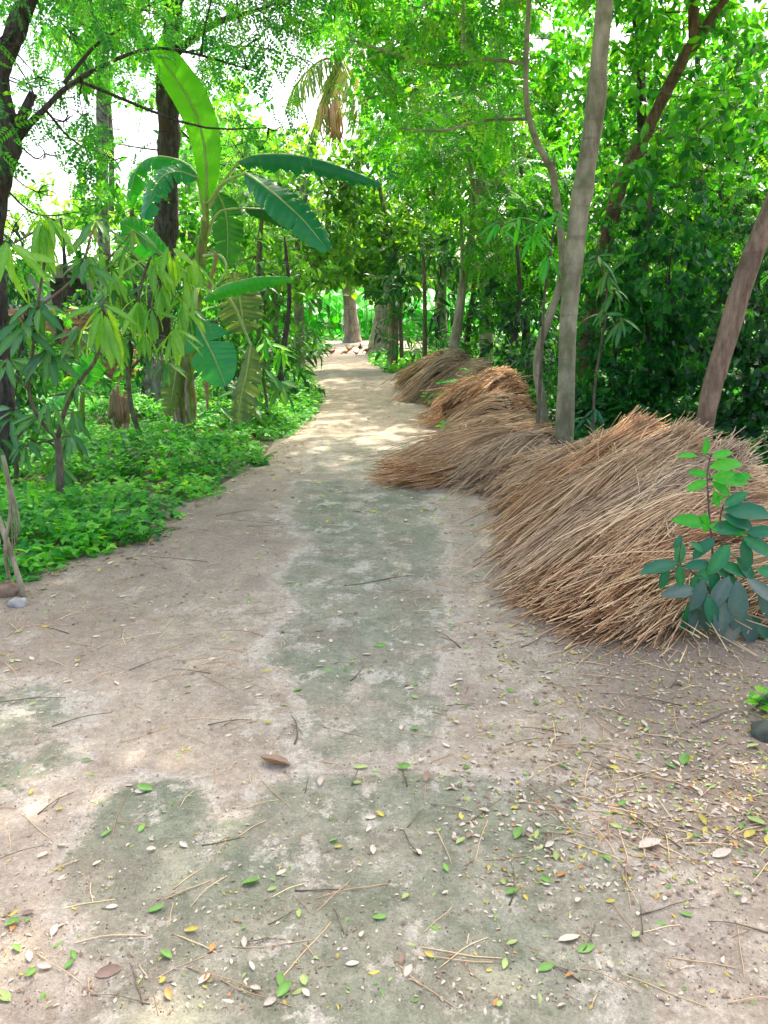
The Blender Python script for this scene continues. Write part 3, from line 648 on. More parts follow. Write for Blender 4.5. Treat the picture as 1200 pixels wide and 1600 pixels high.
# vine-smothered thicket behind the straw
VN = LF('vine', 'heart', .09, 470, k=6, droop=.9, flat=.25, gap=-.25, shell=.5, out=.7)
def thicket(label, x, y, blobs, leaf=VN, name='vine_thicket', w=10):
    tree(name, label, 'thicket', [(x, y, blobs[0][2] + .3, w * 1.3, 'g'), (x, y - 60, blobs[0][2] + .3, w), (x + 12, y - 160, blobs[0][2] + .3, w * .7), (x + 5, y - 260, blobs[0][2] + .3, w * .4)], [], blobs, leaf, 'bark_dark')
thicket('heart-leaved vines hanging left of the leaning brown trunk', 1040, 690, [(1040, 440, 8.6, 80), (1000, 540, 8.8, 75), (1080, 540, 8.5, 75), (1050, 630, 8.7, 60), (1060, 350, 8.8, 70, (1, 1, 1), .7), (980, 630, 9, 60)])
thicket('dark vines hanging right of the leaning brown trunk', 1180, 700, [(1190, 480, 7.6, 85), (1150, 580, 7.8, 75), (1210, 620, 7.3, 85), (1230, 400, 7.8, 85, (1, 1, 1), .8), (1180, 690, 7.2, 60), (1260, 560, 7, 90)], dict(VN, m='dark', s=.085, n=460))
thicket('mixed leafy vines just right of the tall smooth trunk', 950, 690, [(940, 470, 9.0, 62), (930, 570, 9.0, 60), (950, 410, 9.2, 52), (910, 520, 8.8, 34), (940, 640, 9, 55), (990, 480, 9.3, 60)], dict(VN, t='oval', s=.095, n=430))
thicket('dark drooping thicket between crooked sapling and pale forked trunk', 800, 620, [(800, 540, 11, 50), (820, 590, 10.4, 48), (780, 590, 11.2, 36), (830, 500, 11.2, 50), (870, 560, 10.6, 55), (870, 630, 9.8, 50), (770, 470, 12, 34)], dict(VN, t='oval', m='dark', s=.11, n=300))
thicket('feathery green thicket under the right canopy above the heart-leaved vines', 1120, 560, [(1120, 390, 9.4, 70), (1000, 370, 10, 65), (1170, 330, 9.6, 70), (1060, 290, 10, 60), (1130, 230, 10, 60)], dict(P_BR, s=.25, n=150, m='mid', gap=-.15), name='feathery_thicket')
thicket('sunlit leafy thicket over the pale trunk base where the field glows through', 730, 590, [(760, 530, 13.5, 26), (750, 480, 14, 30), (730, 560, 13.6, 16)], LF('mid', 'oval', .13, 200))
tree('broad_leaved_tree', 'slender tree with large light green leaves in front of the red-barked trunk', 'tree',
     [(1020, 690, 9, 9, 'g'), (1015, 560, 9, 8), (1010, 430, 9, 7), (1015, 320, 9, 6), (1030, 220, 9, 4)], [],
     [(985, 250, 9, 42), (1050, 150, 9, 45), (1100, 200, 8.8, 50), (1150, 170, 9, 45), (950, 140, 9.2, 38), (1010, 320, 9, 45), (1090, 280, 8.9, 50), (930, 330, 9.2, 30), (985, 230, 8.7, 36), (1030, 200, 8.7, 30), (960, 420, 8.9, 34)],
     dict(t='ovalw', s=.145, n=190, m='bright', k=6, gap=-.1, droop=.5, flat=.6, off=-.1), 'twig')
# more depth behind
tree('back_tree', 'shadowy tree filling the far right behind the red-barked trunk', 'tree',
     [(1150, 600, 19, 22, 'g'), (1150, 400, 19, 18), (1140, 200, 19, 14), (1140, 60, 19, 8)], [],
     [(1150, 400, 19, 90), (1020, 420, 19, 90), (1230, 300, 18, 100), (1120, 240, 19, 100), (1010, 220, 19, 90), (1210, 120, 19, 90), (900, 420, 19, 80), (900, 280, 19, 90), (1080, 90, 19, 90), (960, 90, 19.5, 90), (1280, 450, 17, 90), (1060, 500, 18, 70), (940, 510, 18, 60)],
     LF('mid', 'oval', .22, 110, k=7, gap=-.35), 'bark_dark')
tree('back_tree', 'hazy green tree behind the pale forked trunk, low over the field', 'tree',
     [(690, 560, 24, 20, 'g'), (690, 450, 24, 16), (700, 300, 24, 12), (700, 150, 24, 8)], [],
     [(700, 360, 24, 60), (650, 300, 24, 60), (780, 330, 24, 70), (720, 220, 24, 80), (820, 220, 24, 80), (620, 180, 24, 70), (840, 400, 23, 70), (700, 90, 24, 80), (830, 90, 24, 80), (600, 60, 25, 70), (700, 420, 24, 30, (1, 1, .6)), (520, 330, 25, 60)],
     LF('mid', 'oval', .27, 80, k=7, gap=-.25), 'bark_grey')
tree('back_tree', 'green tree behind the tall dark trunk at left, under the sky patch', 'tree',
     [(300, 570, 20, 20, 'g'), (300, 450, 20, 16), (300, 300, 20, 12), (300, 200, 20, 8)], [],
     [(300, 400, 20, 70), (230, 420, 20, 60), (360, 420, 20, 70), (340, 300, 20, 70), (270, 310, 20, 55), (150, 450, 20, 50), (360, 190, 20, 60, (1, 1, 1), .8), (420, 400, 20, 60), (420, 480, 20, 50), (350, 510, 20, 50)],
     LF('mid', 'oval', .22, 110, k=7, gap=-.25), 'bark_grey')
# left thicket
thicket('dark bushy thicket behind the mango sapling at the left edge', 30, 640, [(30, 420, 9, 60), (10, 500, 9, 60), (60, 560, 9, 55), (20, 600, 8.8, 50), (0, 330, 9.2, 50, (1, 1, 1), .7)], dict(VN, t='oval', m='dark', s=.12, n=190), name='bushy_thicket')
thicket('leafy screen of bushes far behind the mango sapling in front of the brick stack', 90, 600, [(40, 500, 12, 50, (1, 1, 1), .6), (120, 560, 12, 45), (170, 500, 12.5, 45), (60, 570, 12, 45), (0, 420, 12, 60), (230, 480, 12.5, 40), (150, 430, 12.8, 30)], LF('mid', 'oval', .14, 200, gap=-.1), name='leafy_bush')
thicket('low leafy bush between the dried banana stumps and the banana plant', 200, 640, [(160, 560, 10.5, 45, (1, 1, 1), .8), (220, 540, 10.5, 40), (120, 520, 10.8, 40, (1, 1, 1), .7), (330, 540, 11, 55), (370, 500, 11, 45)], dict(VN, t='oval', m='mid', s=.13, n=150), name='leafy_bush')
thicket('bushy verge shrub with long leaves where the path meets the left trees', 440, 630, [(400, 580, 10.5, 42), (440, 560, 11.5, 40), (460, 590, 11.5, 22), (380, 620, 9.6, 30), (350, 590, 10.2, 40)], LF('dark', 'mango', .22, 95, k=7, droop=.4, gap=-.2), name='verge_shrub')

# far-off tree line beyond the pond
mb = MB()
for i in range(46):
    x = -75 + i * 3.4 + rng.uniform(-1, 1); y = rng.uniform(66, 80)
    sprays(mb, None, (x, y, rng.uniform(2.5, 5)), rng.uniform(3, 4.5), 190, 6, 'oval', .95, seed=i, gap=-.5, stretch=(1, .6, 1.2))
tag(mb.build('far_woodland', M['far']), 'hazy wood on the far bank beyond the pond', 'woodland', kind='stuff')

# ------------------------------------------------------------------ UNDERGROWTH (nobody could count it)
def ground_cover(name, label, poly, hmax, N, sizes, mat, seed, hseed=21, edge=.35, tall=.0):
    poly = [tuple(p) for p in poly]
    A = np.array(poly); lo = A.min(0); hi = A.max(0)
    X = rng.uniform(lo[0], hi[0], N * 3); Y = lo[1] + (hi[1] - lo[1]) * rng.uniform(0, 1, N * 3) ** 1.25
    s = sdist(X, Y, poly) + jag(X, Y, 2.2)
    k = s > 0; X, Y, s = X[k][:N], Y[k][:N], s[k][:N]
    P2 = np.stack([X, Y], -1)
    f = fbm(P2, 2.6, hseed, 3); f2 = fbm(P2, 7, hseed + 1, 2)
    h = hmax * np.clip(.55 + .45 * f + .22 * f2, .12, 1.3) * np.clip(s / edge + .25, .25, 1)
    z = h * rng.uniform(.35, 1, len(X)) ** .6
    keep = (f + .8 * f2 > -.62) | (rng.uniform(size=len(X)) < .12)
    X, Y, z, h = X[keep], Y[keep], z[keep], h[keep]
    n = len(X)
    # leaves come in small rosettes on a stem
    k = 5
    D = norm(np.stack([rng.standard_normal((n, k)), rng.standard_normal((n, k)), rng.uniform(-.35, .35, (n, k))], -1))
    B = np.stack([X, Y, z], -1)[:, None, :] + D * rng.uniform(.01, .05, (n, k, 1)) + np.stack([np.zeros((n, k)), np.zeros((n, k)), rng.uniform(-.05, .02, (n, k))], -1)
    Nn = np.array([0, -.25, 1.0]) + rng.standard_normal((n, k, 3)) * .35
    rnd = np.clip(rng.uniform(.1, .8, (n, k)) + (rng.uniform(-.15, .15, n) + .22 * f2[keep])[:, None], 0, 1)
    f3 = fbm(P2[keep], 3.4, hseed + 7, 2)
    which = np.clip(((f3 + rng.normal(0, .45, n)) * .5 + .5) * len(sizes), 0, len(sizes) - 1).astype(int)
    mb = MB()
    for i, (tp, sz) in enumerate(sizes):
        w = which == i
        m_ = w.sum()
        place(mb, tp, B[w].reshape(-1, 3), D[w].reshape(-1, 3), Nn[w].reshape(-1, 3), sz * rng.uniform(.6, 1.25, m_ * k), rnd[w].ravel())
    st = MB()
    return tag(mb.build(name, M[mat]), label, 'ground cover', kind='stuff')
LEFT_EDGE = [(-60, 905), (0, 900), (60, 880), (140, 862), (215, 845), (270, 805), (340, 765), (420, 705), (462, 672), (490, 650), (496, 615), (484, 585)]
lp = [tuple(G(x, y)[:2]) for x, y in LEFT_EDGE]
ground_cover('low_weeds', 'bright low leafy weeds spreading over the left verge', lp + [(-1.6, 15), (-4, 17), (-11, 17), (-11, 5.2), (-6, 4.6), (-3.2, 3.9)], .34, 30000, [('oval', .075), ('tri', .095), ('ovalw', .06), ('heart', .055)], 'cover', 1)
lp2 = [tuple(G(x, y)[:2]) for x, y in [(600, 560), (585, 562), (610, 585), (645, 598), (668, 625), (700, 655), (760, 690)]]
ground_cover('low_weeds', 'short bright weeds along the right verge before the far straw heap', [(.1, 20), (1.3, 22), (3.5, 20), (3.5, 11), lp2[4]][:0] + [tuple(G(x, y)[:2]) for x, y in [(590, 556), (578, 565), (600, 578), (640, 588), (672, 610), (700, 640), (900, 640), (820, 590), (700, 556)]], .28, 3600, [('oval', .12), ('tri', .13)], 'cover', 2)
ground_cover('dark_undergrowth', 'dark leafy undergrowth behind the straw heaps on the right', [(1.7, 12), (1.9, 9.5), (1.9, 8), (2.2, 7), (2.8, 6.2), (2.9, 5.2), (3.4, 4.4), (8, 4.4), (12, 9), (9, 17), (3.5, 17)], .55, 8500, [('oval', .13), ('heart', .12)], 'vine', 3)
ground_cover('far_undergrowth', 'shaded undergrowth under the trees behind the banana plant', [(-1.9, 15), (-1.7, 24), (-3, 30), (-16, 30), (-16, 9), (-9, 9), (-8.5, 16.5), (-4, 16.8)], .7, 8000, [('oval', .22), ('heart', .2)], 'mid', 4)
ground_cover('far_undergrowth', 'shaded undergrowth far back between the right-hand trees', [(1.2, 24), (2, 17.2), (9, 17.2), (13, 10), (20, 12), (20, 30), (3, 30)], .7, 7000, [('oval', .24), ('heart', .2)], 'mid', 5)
# lotus / taro stand by the pond
mb = MB(); n = 1500
X = rng.uniform(-9, 9, n); Y = rng.uniform(31, 37, n); Hh = rng.uniform(.7, 2.0, n) * np.where(X > 3, .9, 1)
D = norm(np.stack([rng.standard_normal(n), rng.standard_normal(n) - .6, -rng.uniform(.2, 1.2, n)], -1))
place(mb, 'heart', np.stack([X, Y, Hh], -1), D, np.stack([rng.standard_normal(n) * .3, -np.ones(n) * .7, np.ones(n)], -1), rng.uniform(.35, .7, n))
for i in range(n): mb.add(*tube(np.array([[X[i], Y[i], -.2], [X[i] + rng.normal(0, .05), Y[i], Hh[i] * .6], [X[i], Y[i], Hh[i]]]), .022, 3, cap=False), rnd=.85)
n = 900; X = rng.uniform(-9, 9, n); Y = rng.uniform(30.4, 31.5, n)
place(mb, 'oval', np.stack([X, Y, rng.uniform(.05, .35, n)], -1), rng.standard_normal((n, 3)), np.tile([0, -.5, 1.], (n, 1)), .25)
tag(mb.build('pond_plants', M['fresh']), 'tall bright big-leaved water plants along the pond beyond the path', 'water plants', kind='stuff')

# ------------------------------------------------------------------ STRAW
def ribbons(P, rad, rnd, mb):
    """P (n,m,3) curves -> thin three-sided straws"""
    n, m, _ = P.shape
    T = norm(np.gradient(P, axis=1)); ref = norm(rng.standard_normal((n, 1, 3)))
    A = norm(np.cross(T, ref)); B = np.cross(T, A)
    ring = []
    for a in (0, 2.094, 4.189): ring.append(P + rad[:, None, None] * (math.cos(a) * A + math.sin(a) * B))
    V = np.stack(ring, 2).reshape(-1, 3)
    i = (np.arange(n) * m * 3)[:, None, None]; j = (np.arange(m - 1) * 3)[None, :, None]; k = np.arange(3)[None, None, :]; k2 = (k + 1) % 3
    F = np.stack([i + j + k, i + j + k2, i + j + 3 + k2, i + j + 3 + k], -1).reshape(-1, 4)
    caps = np.stack([np.arange(n) * m * 3, np.arange(n) * m * 3 + 2, np.arange(n) * m * 3 + 1], -1)
    mb.add(V, [F, caps], np.repeat(rnd, m * 3))
def bundle(parent, mat, root, tip, bulge, r0, rw, rh, n, rad=.0029, stray=.08, twist=0, cut=.25, name='straw_bundle'):
    root = np.asarray(root, float); tip = np.asarray(tip, float)
    ctrl = (root * .55 + tip * .45) + np.array([0, 0, bulge])
    ax = norm(tip - root); side = norm(np.cross(ax, [0, 0, 1])); up = np.cross(side, ax)
    th = rng.uniform(0, 2 * np.pi, n); q = np.sqrt(rng.uniform(.05, 1, n)) * np.where(rng.uniform(size=n) < .7, 1, .9)
    q = np.where(rng.uniform(size=n) < .6, rng.uniform(.8, 1.03, n), q)
    m = 7
    t0 = rng.uniform(-.10, .06, n) + np.where(rng.uniform(size=n) < .35, rng.uniform(0, cut * 2, n), 0)
    t1 = 1 + rng.uniform(-.22, .10, n)
    t = t0[:, None] + (t1 - t0)[:, None] * np.linspace(0, 1, m)[None]
    c = ((1 - t) ** 2)[..., None] * root + (2 * t * (1 - t))[..., None] * ctrl + (t ** 2)[..., None] * tip
    tc = np.clip(t, 0, 1.1)
    thj = th + rng.normal(0, .10, n)
    sw = (r0 + (rw - r0) * tc ** 1.1) ; sh = (r0 + (rh - r0) * tc)
    drift = rng.normal(0, stray, (n, 1, 3)) * (t[..., None] - .3) + rng.normal(0, .010, (n, 1, 3))
    V = c + (np.cos(th)[:, None] * (1 - tc) + np.cos(thj)[:, None] * tc)[..., None] * (q[:, None] * sw)[..., None] * side + (np.sin(th)[:, None] * q[:, None] * sh)[..., None] * up + drift
    V += (.010 * np.sin(t * 7 + rng.uniform(0, 6, (n, 1))))[..., None] * side
    V[..., 2] = np.maximum(V[..., 2], .006 + rng.uniform(0, .03, (n, 1)))
    # a share of the straws lies askew, and all of them bend a little differently
    ask = rng.uniform(size=n) < .22
    V += np.where(ask, 1, 0)[:, None, None] * rng.normal(0, .09, (n, 1, 1)) * (t[..., None] - .5) * 2 * side
    V += (fbm(np.stack([th * .8, q * 3, np.full(n, 1.0)], -1), 2.0, int(n) + 3) * .035)[:, None, None] * up * np.clip(t[..., None], 0, 1)
    V += rng.normal(0, .018, (n, 1, 1)) * np.sin(t * 3.1)[..., None] * side + np.abs(rng.normal(0, .012, (n, 1, 1))) * up
    kink = rng.uniform(size=n) < .3; kp = rng.uniform(.2, .85, n)
    V += (np.where(kink, rng.normal(0, .35, n), 0)[:, None] * np.maximum(0, t - kp[:, None]) * .35)[..., None] * side + (np.where(kink, np.abs(rng.normal(0, .2, n)), 0)[:, None] * np.maximum(0, t - kp[:, None]) * .3)[..., None] * up
    nc = 34; cth = rng.uniform(0, 2 * np.pi, nc); ci = np.argmin(np.abs(np.angle(np.exp(1j * (th[:, None] - cth[None])))) + rng.uniform(0, .06, (n, nc)), axis=1)
    coff = rng.normal(0, 1, (nc, 3)) * [.06, .06, .045]; V += coff[ci][:, None, :] * (tc[..., None] ** 1.2)
    V += (cth[ci] - th)[:, None, None] * 0 + (np.angle(np.exp(1j * (cth[ci] - th))) * .35 * .2)[:, None, None] * tc[..., None] * (-np.sin(th)[:, None, None] * side + np.cos(th)[:, None, None] * up * .3)
    ccol = rng.normal(0, .11, nc)[ci]
    cross = rng.uniform(size=n) < .07
    V = np.where(cross[:, None, None], V.mean(1, keepdims=True) + (V - V.mean(1, keepdims=True)) * .45 + rng.normal(0, .22, (n, 1, 1)) * np.linspace(-1, 1, m)[None, :, None] * side + up * .02, V)
    V[..., 2] = np.maximum(V[..., 2], .006 + rng.uniform(0, .03, (n, 1)))
    rnd = np.clip(ccol + rng.beta(2.2, 1.8, n) + rng.normal(0, .05, n) + .10 * fbm(np.stack([th, q], -1), 2.5, int(n)), 0, 1)
    mb = MB(); ribbons(V, rad * rng.uniform(.6, 1.25, n), rnd, mb)
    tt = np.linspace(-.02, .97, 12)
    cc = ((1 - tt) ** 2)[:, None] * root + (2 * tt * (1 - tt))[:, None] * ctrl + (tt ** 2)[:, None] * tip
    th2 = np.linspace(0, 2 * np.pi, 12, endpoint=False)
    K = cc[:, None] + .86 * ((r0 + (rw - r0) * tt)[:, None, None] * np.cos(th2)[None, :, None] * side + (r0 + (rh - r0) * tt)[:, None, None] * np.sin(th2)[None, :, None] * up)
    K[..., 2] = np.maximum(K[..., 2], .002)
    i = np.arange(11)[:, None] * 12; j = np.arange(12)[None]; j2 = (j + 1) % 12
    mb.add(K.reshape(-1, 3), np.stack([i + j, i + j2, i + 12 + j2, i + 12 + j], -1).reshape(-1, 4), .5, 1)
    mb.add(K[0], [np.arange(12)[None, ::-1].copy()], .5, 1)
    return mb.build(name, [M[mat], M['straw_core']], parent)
def heap(label, base, bundles, group=None):
    root = empty('straw_heap', base, label, 'straw heap', 'straw heaps along the right side of the path')
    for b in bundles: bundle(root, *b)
    return root
# big heap in front
GB = lambda x, y, z=.0: G(x, y, z)
heap('biggest straw heap, nearest the camera, around the leaning brown trunk', (2.2, 4.6, 0), [
    ('straw', W(972, 700, 5.75), GB(812, 815), .13, .13, .08, .14, 1700),
    ('straw_orange', W(1015, 690, 5.5), GB(828, 850), .17, .15, .16, .16, 1900),
    ('straw', W(1062, 712, 5.2), GB(845, 898), .20, .17, .20, .18, 2000),
    ('straw_grey', W(1100, 752, 4.95), GB(862, 938), .20, .17, .20, .18, 2000),
    ('straw', W(1130, 795, 4.7), GB(880, 958), .20, .17, .20, .16, 1900),
    ('straw_orange', W(1180, 850, 4.3), GB(892, 972), .18, .15, .22, .13, 1800),
    ('straw', W(1185, 895, 3.9), GB(905, 978), .14, .12, .18, .09, 1300),
    ('straw', W(1105, 940, 3.65), GB(960, 998), .11, .09, .20, .06, 1200),
    ('straw_orange', W(1290, 855, 4.4), W(1090, 900, 3.8), .10, .16, .20, .16, 1500),
    ('straw', W(1310, 905, 3.6), W(1110, 955, 3.5), .07, .15, .2, .14, 1200),
    ('straw', W(1082, 684, 5.1), W(960, 810, 4.75), .10, .09, .16, .08, 900, .0028, .10),
    ('straw_orange', W(1000, 672, 5.5), W(860, 800, 5.1), .08, .08, .08, .07, 800, .0028, .10),
    ('straw', W(1185, 762, 4.8), W(1010, 860, 4.3), .11, .10, .16, .08, 1000, .0028, .10),
    ('straw_orange', W(1215, 828, 4.4), W(1010, 900, 3.95), .09, .09, .18, .07, 900, .0028, .10),
    ('straw_grey', W(1000, 770, 4.85), W(850, 880, 4.6), .08, .07, .12, .06, 700, .0028, .10),
    ('straw', W(1085, 905, 3.8), W(970, 965, 3.5), .09, .07, .14, .06, 600, .0028, .10),
    ('straw_orange', W(1050, 735, 5.0), W(905, 900, 4.45), .08, .09, .14, .07, 800, .0028, .12),
    ('straw', W(960, 705, 5.5), W(835, 850, 5.0), .07, .08, .12, .06, 700, .0028, .12),
    ('straw', W(1130, 830, 4.35), W(930, 960, 3.95), .09, .08, .14, .06, 800, .0028, .12),
    ('straw_grey', W(1150, 715, 4.9), W(1060, 800, 4.6), .07, .12, .14, .08, 600, .0028, .14),
])
heap('low spread straw heap fanning furthest onto the path, next behind the biggest', (1.2, 6.7, 0), [
    ('straw', W(845, 690, 7.3), GB(655, 745), .20, .16, .36, .10, 2100),
    ('straw_orange', W(790, 725, 6.9), GB(622, 762), .10, .12, .26, .05, 1500),
    ('straw_grey', W(850, 700, 7.0), GB(735, 772), .20, .15, .28, .10, 1800),
    ('straw', W(870, 725, 6.6), GB(770, 775), .14, .13, .22, .10, 900),
    ('straw', W(830, 668, 7.6), W(720, 705, 7.6), .12, .15, .28, .14, 900),
])
heap('rounded straw heap with sunlit orange cut ends, second from the far end', (1.2, 8.6, 0), [
    ('straw_orange', W(815, 650, 8.6), GB(700, 668), .16, .20, .30, .16, 1200),
    ('straw_orange', W(800, 610, 9.0), GB(700, 660), .22, .22, .34, .14, 1200),
    ('straw_orange', W(790, 600, 9.2), W(720, 650, 8.6), .12, .20, .36, .2, 1000),
    ('straw', W(800, 640, 8.2), GB(715, 688), .20, .20, .28, .14, 900),
    ('straw_orange', W(822, 655, 8.3), GB(760, 690), .12, .18, .24, .16, 800),
])
heap('farthest brown straw heap leaning against the pale forked trunk', (1.2, 11.2, 0), [
    ('straw_grey', W(730, 574, 11.6), GB(655, 626), .30, .28, .50, .16, 1100, .005),
    ('straw', W(700, 575, 12.0), GB(655, 608), .22, .26, .42, .2, 900, .005),
    ('straw_grey', W(765, 585, 11.2), GB(690, 640), .26, .26, .46, .2, 900, .005),
    ('straw', W(780, 590, 11), GB(740, 640), .2, .24, .40, .2, 800, .005),
])

# ------------------------------------------------------------------ BANANA PLANT
def blade(mat, parent, pts, hw, face=(0, -1, .25), fold=.25, splits=(), left=1.0, right=1.0, ripple=.02, petiole=None, tipw=.0, name='leaf', rnd=.5, ribmat='midrib', ragged=.0, label=None):
    """one banana leaf: pts (px,py,Y) along its midrib, hw the half width in metres, splits = positions of tears"""
    n = 44
    P = smoothpath([W(*p) for p in pts], n)
    T = norm(np.gradient(P, axis=0)); Fc = norm(np.asarray(face, float))
    Sd = norm(np.cross(T, Fc)); N = np.cross(Sd, T)
    t = np.linspace(0, 1, n)
    w = hw * np.clip(np.sin(np.pi * np.clip(t * .93 + .035, 0, 1)) ** .55, 0, 1) * (1 - .12 * t)
    mb = MB()
    cross = np.array([0, .33, .67, 1.0])
    cuts = sorted([0] + [int(s * (n - 1)) for s in splits] + [n - 1])
    for sgn, sc_ in ((1, left), (-1, right)):
        if sc_ <= 0: continue
        for a, b in zip(cuts[:-1], cuts[1:]):
            if b <= a: continue
            idx = np.arange(a, b + 1); m = len(idx)
            u = (idx - a) / max(1, b - a)
            wid = w[idx] * sc_ * (1 + ragged * rng.standard_normal(m) * .5)
            lean = 0 if len(cuts) <= 2 else rng.uniform(-.12, .14)
            shrink = .16 * (b - a) / (n) * np.where(len(cuts) > 2, 1, 0)
            V = []
            for c in cross:
                off = Sd[idx] * (sgn * wid * c * math.cos(fold * c * 1.5))[:, None] - N[idx] * (wid * c * math.sin(fold * c * 1.5))[:, None]
                off += T[idx] * (c * wid * (.22 + lean))[:, None]
                if len(cuts) > 2: off += T[idx] * ((.5 - u) * c * c * .35 * (b - a) / n * hw * 2)[:, None] - N[idx] * (lean * c * c * hw * .8)
                off += N[idx] * (ripple * hw * 2.0 * c * np.sin(idx * .75 + sgn + 2 * c) + ripple * .5 * c * np.sin(idx * 1.9))[:, None] 
                V.append(P[idx] + off)
            V = np.stack(V, 1).reshape(-1, 3)
            i = np.arange(m - 1)[:, None] * 4; j = np.arange(3)[None]
            F = np.stack([i + j, i + j + 1, i + 4 + j + 1, i + 4 + j], -1).reshape(-1, 4)
            st = .07 * np.sin(idx * 2.1) + rng.normal(0, .03, m)
            mb.add(V, F, np.clip(np.repeat(rnd + st, 4), 0, 1))
    o = mb.build(name, M[mat], parent)
    if label: o['label'] = label
    rb = MB(); PP = P - N * .004
    rr = np.linspace(.015, .004, n) * (hw / .2)
    if petiole:
        Q = smoothpath([W(*p) for p in petiole] + [P[0]], 14); PP = np.vstack([Q[:-1], PP]); rr = np.concatenate([np.linspace(.024, rr[0], 13) * max(.6, hw / .2), rr])
    V, F = tube(PP, rr, 6); rb.add(V, F)
    rb.build('midrib', M[ribmat], o)
    return o
BX = W(291, 680, 8.8)
ban = empty('banana_plant', (BX[0], 8.8, 0), 'tall banana plant with one upright lime leaf and arching blue-green leaves', 'banana plant')
P, r = pxpath([(290, 690, 8.8, 30, 'g'), (292, 660, 8.8, 26), (291, 600, 8.8, 22), (297, 530, 8.8, 20), (308, 450, 8.8, 19), (314, 400, 8.8, 17), (320, 350, 8.8, 12), (323, 318, 8.8, 7)])
mb = MB(); mb.add(*tube(P, r, 12, .05)); mb.build('pseudostem', M['stem_green'], ban)
sh = MB()
for a in range(6):
    th = a * 1.05; b = np.array([math.cos(th), math.sin(th), 0]) * .075
    k = rng.uniform(.5, 1.1)
    Q = smoothpath([[BX[0] + b[0], 8.8 + b[1], .02], [BX[0] + b[0] * 1.5, 8.8 + b[1] * 1.5, k * .5], [BX[0] + b[0] * 1.1 + .02, 8.8 + b[1], k]], 8)
    sh.add(*tube(Q, np.linspace(.045, .012, 8), 5, .2))
sh.build('dry_sheath', M['stem_dry'], ban)
blade('banana_lime', ban, [(323, 312, 8.8), (322, 255, 8.75), (315, 205, 8.7), (298, 160, 8.6), (272, 118, 8.5), (254, 92, 8.4), (244, 68, 8.3)], .205, face=(.25, -1, .1), fold=.12, left=1.05, right=.8, ripple=.008, rnd=.6, label='upright lime leaf lit through')
blade('banana_teal', ban, [(372, 252, 8.6), (400, 242, 8.5), (450, 241, 8.4), (500, 250, 8.3), (550, 267, 8.2), (597, 287, 8.1)], .17, face=(0, -.55, 1), fold=.75, petiole=[(326, 325, 8.8), (345, 290, 8.7)], splits=(.22, .5), ripple=.05, ragged=.06)
blade('banana_teal', ban, [(384, 270, 8.4), (410, 288, 8.2), (440, 312, 8.0), (475, 345, 7.9), (512, 390, 7.8)], .20, face=(-.1, -1, .7), fold=.25, petiole=[(326, 318, 8.8), (350, 286, 8.6)], splits=(.2, .38, .55, .7, .84), ripple=.02, ragged=.08, rnd=.35)
blade('banana_deep', ban, [(384, 325, 8.9), (420, 328, 8.9), (450, 338, 8.9), (480, 352, 8.9)], .15, face=(0, -.8, 1), fold=.6, petiole=[(322, 372, 8.8), (342, 332, 8.8)])
blade('banana_deep', ban, [(340, 300, 9.1), (352, 330, 9.1), (356, 370, 9.1), (354, 415, 9.1)], .19, face=(.1, -1, .1), fold=.15, splits=(.4, .7))
blade('banana_green', ban, [(318, 285, 8.9), (290, 255, 9.0), (250, 244, 9.1), (220, 255, 9.2), (206, 290, 9.2), (204, 325, 9.2)], .17, face=(.2, -.6, 1), fold=.55, splits=(.3, .45, .6, .72, .84), petiole=[(320, 345, 8.8)], ripple=.03)
blade('banana_teal', ban, [(308, 277, 8.5), (280, 268, 8.4), (255, 275, 8.3), (238, 300, 8.2), (226, 342, 8.1)], .17, face=(-.3, -1, .5), fold=.2, splits=(.25, .38, .5, .62, .74, .86), petiole=[(321, 350, 8.8)], ripple=.02, rnd=.75)
blade('banana_green', ban, [(272, 412, 8.4), (240, 385, 8.3), (212, 362, 8.2), (188, 348, 8.1)], .18, face=(.2, -1, .45), fold=.2, splits=(.5,), petiole=[(310, 430, 8.7), (292, 425, 8.5)], rnd=.4)
blade('banana_green', ban, [(318, 468, 8.3), (345, 448, 8.2), (375, 438, 8.1), (410, 432, 8.0), (455, 433, 7.9)], .15, face=(0, -.5, 1), fold=.62, petiole=[(318, 400, 8.7), (345, 400, 8.5), (352, 425, 8.4)], ripple=.03, rnd=.85, label='bright leaf reaching right toward the path')
blade('banana_teal', ban, [(305, 497, 8.0), (318, 525, 7.9), (335, 560, 7.85), (353, 603, 7.8)], .25, face=(.1, -1, .35), fold=.1, splits=(.42, .72), petiole=[(312, 420, 8.6), (306, 460, 8.2)], ripple=.01, rnd=.75, label='broad blue-green leaf facing the path')
blade('banana_olive', ban, [(278, 560, 8.7), (272, 600, 8.6), (264, 650, 8.5)], .15, face=(.6, -1, .1), fold=.35, splits=(.15, .28, .4, .52, .64, .76, .88), ragged=.05, petiole=[(305, 470, 8.7)])
blade('banana_olive', ban, [(392, 540, 8.9), (385, 585, 8.8), (375, 630, 8.7), (372, 672, 8.6)], .20, face=(-.4, -1, .1), fold=.3, splits=(.15, .28, .4, .52, .64, .76, .88), ragged=.05, petiole=[(315, 440, 8.8), (360, 470, 8.9)])
blade('banana_olive', ban, [(365, 425, 9.3), (375, 470, 9.3), (382, 520, 9.2)], .30, face=(.2, -1, .4), fold=.2, splits=(.1, .2, .3, .4, .5, .6, .7, .8, .9), ragged=.05, rnd=.3)
blade('banana_dead', ban, [(310, 520, 8.5), (322, 570, 8.4), (325, 640, 8.4)], .07, face=(.5, -1, 0), fold=.9, ragged=.3, ribmat='stem_dry', label='dead brown leaf hanging beside the stem')
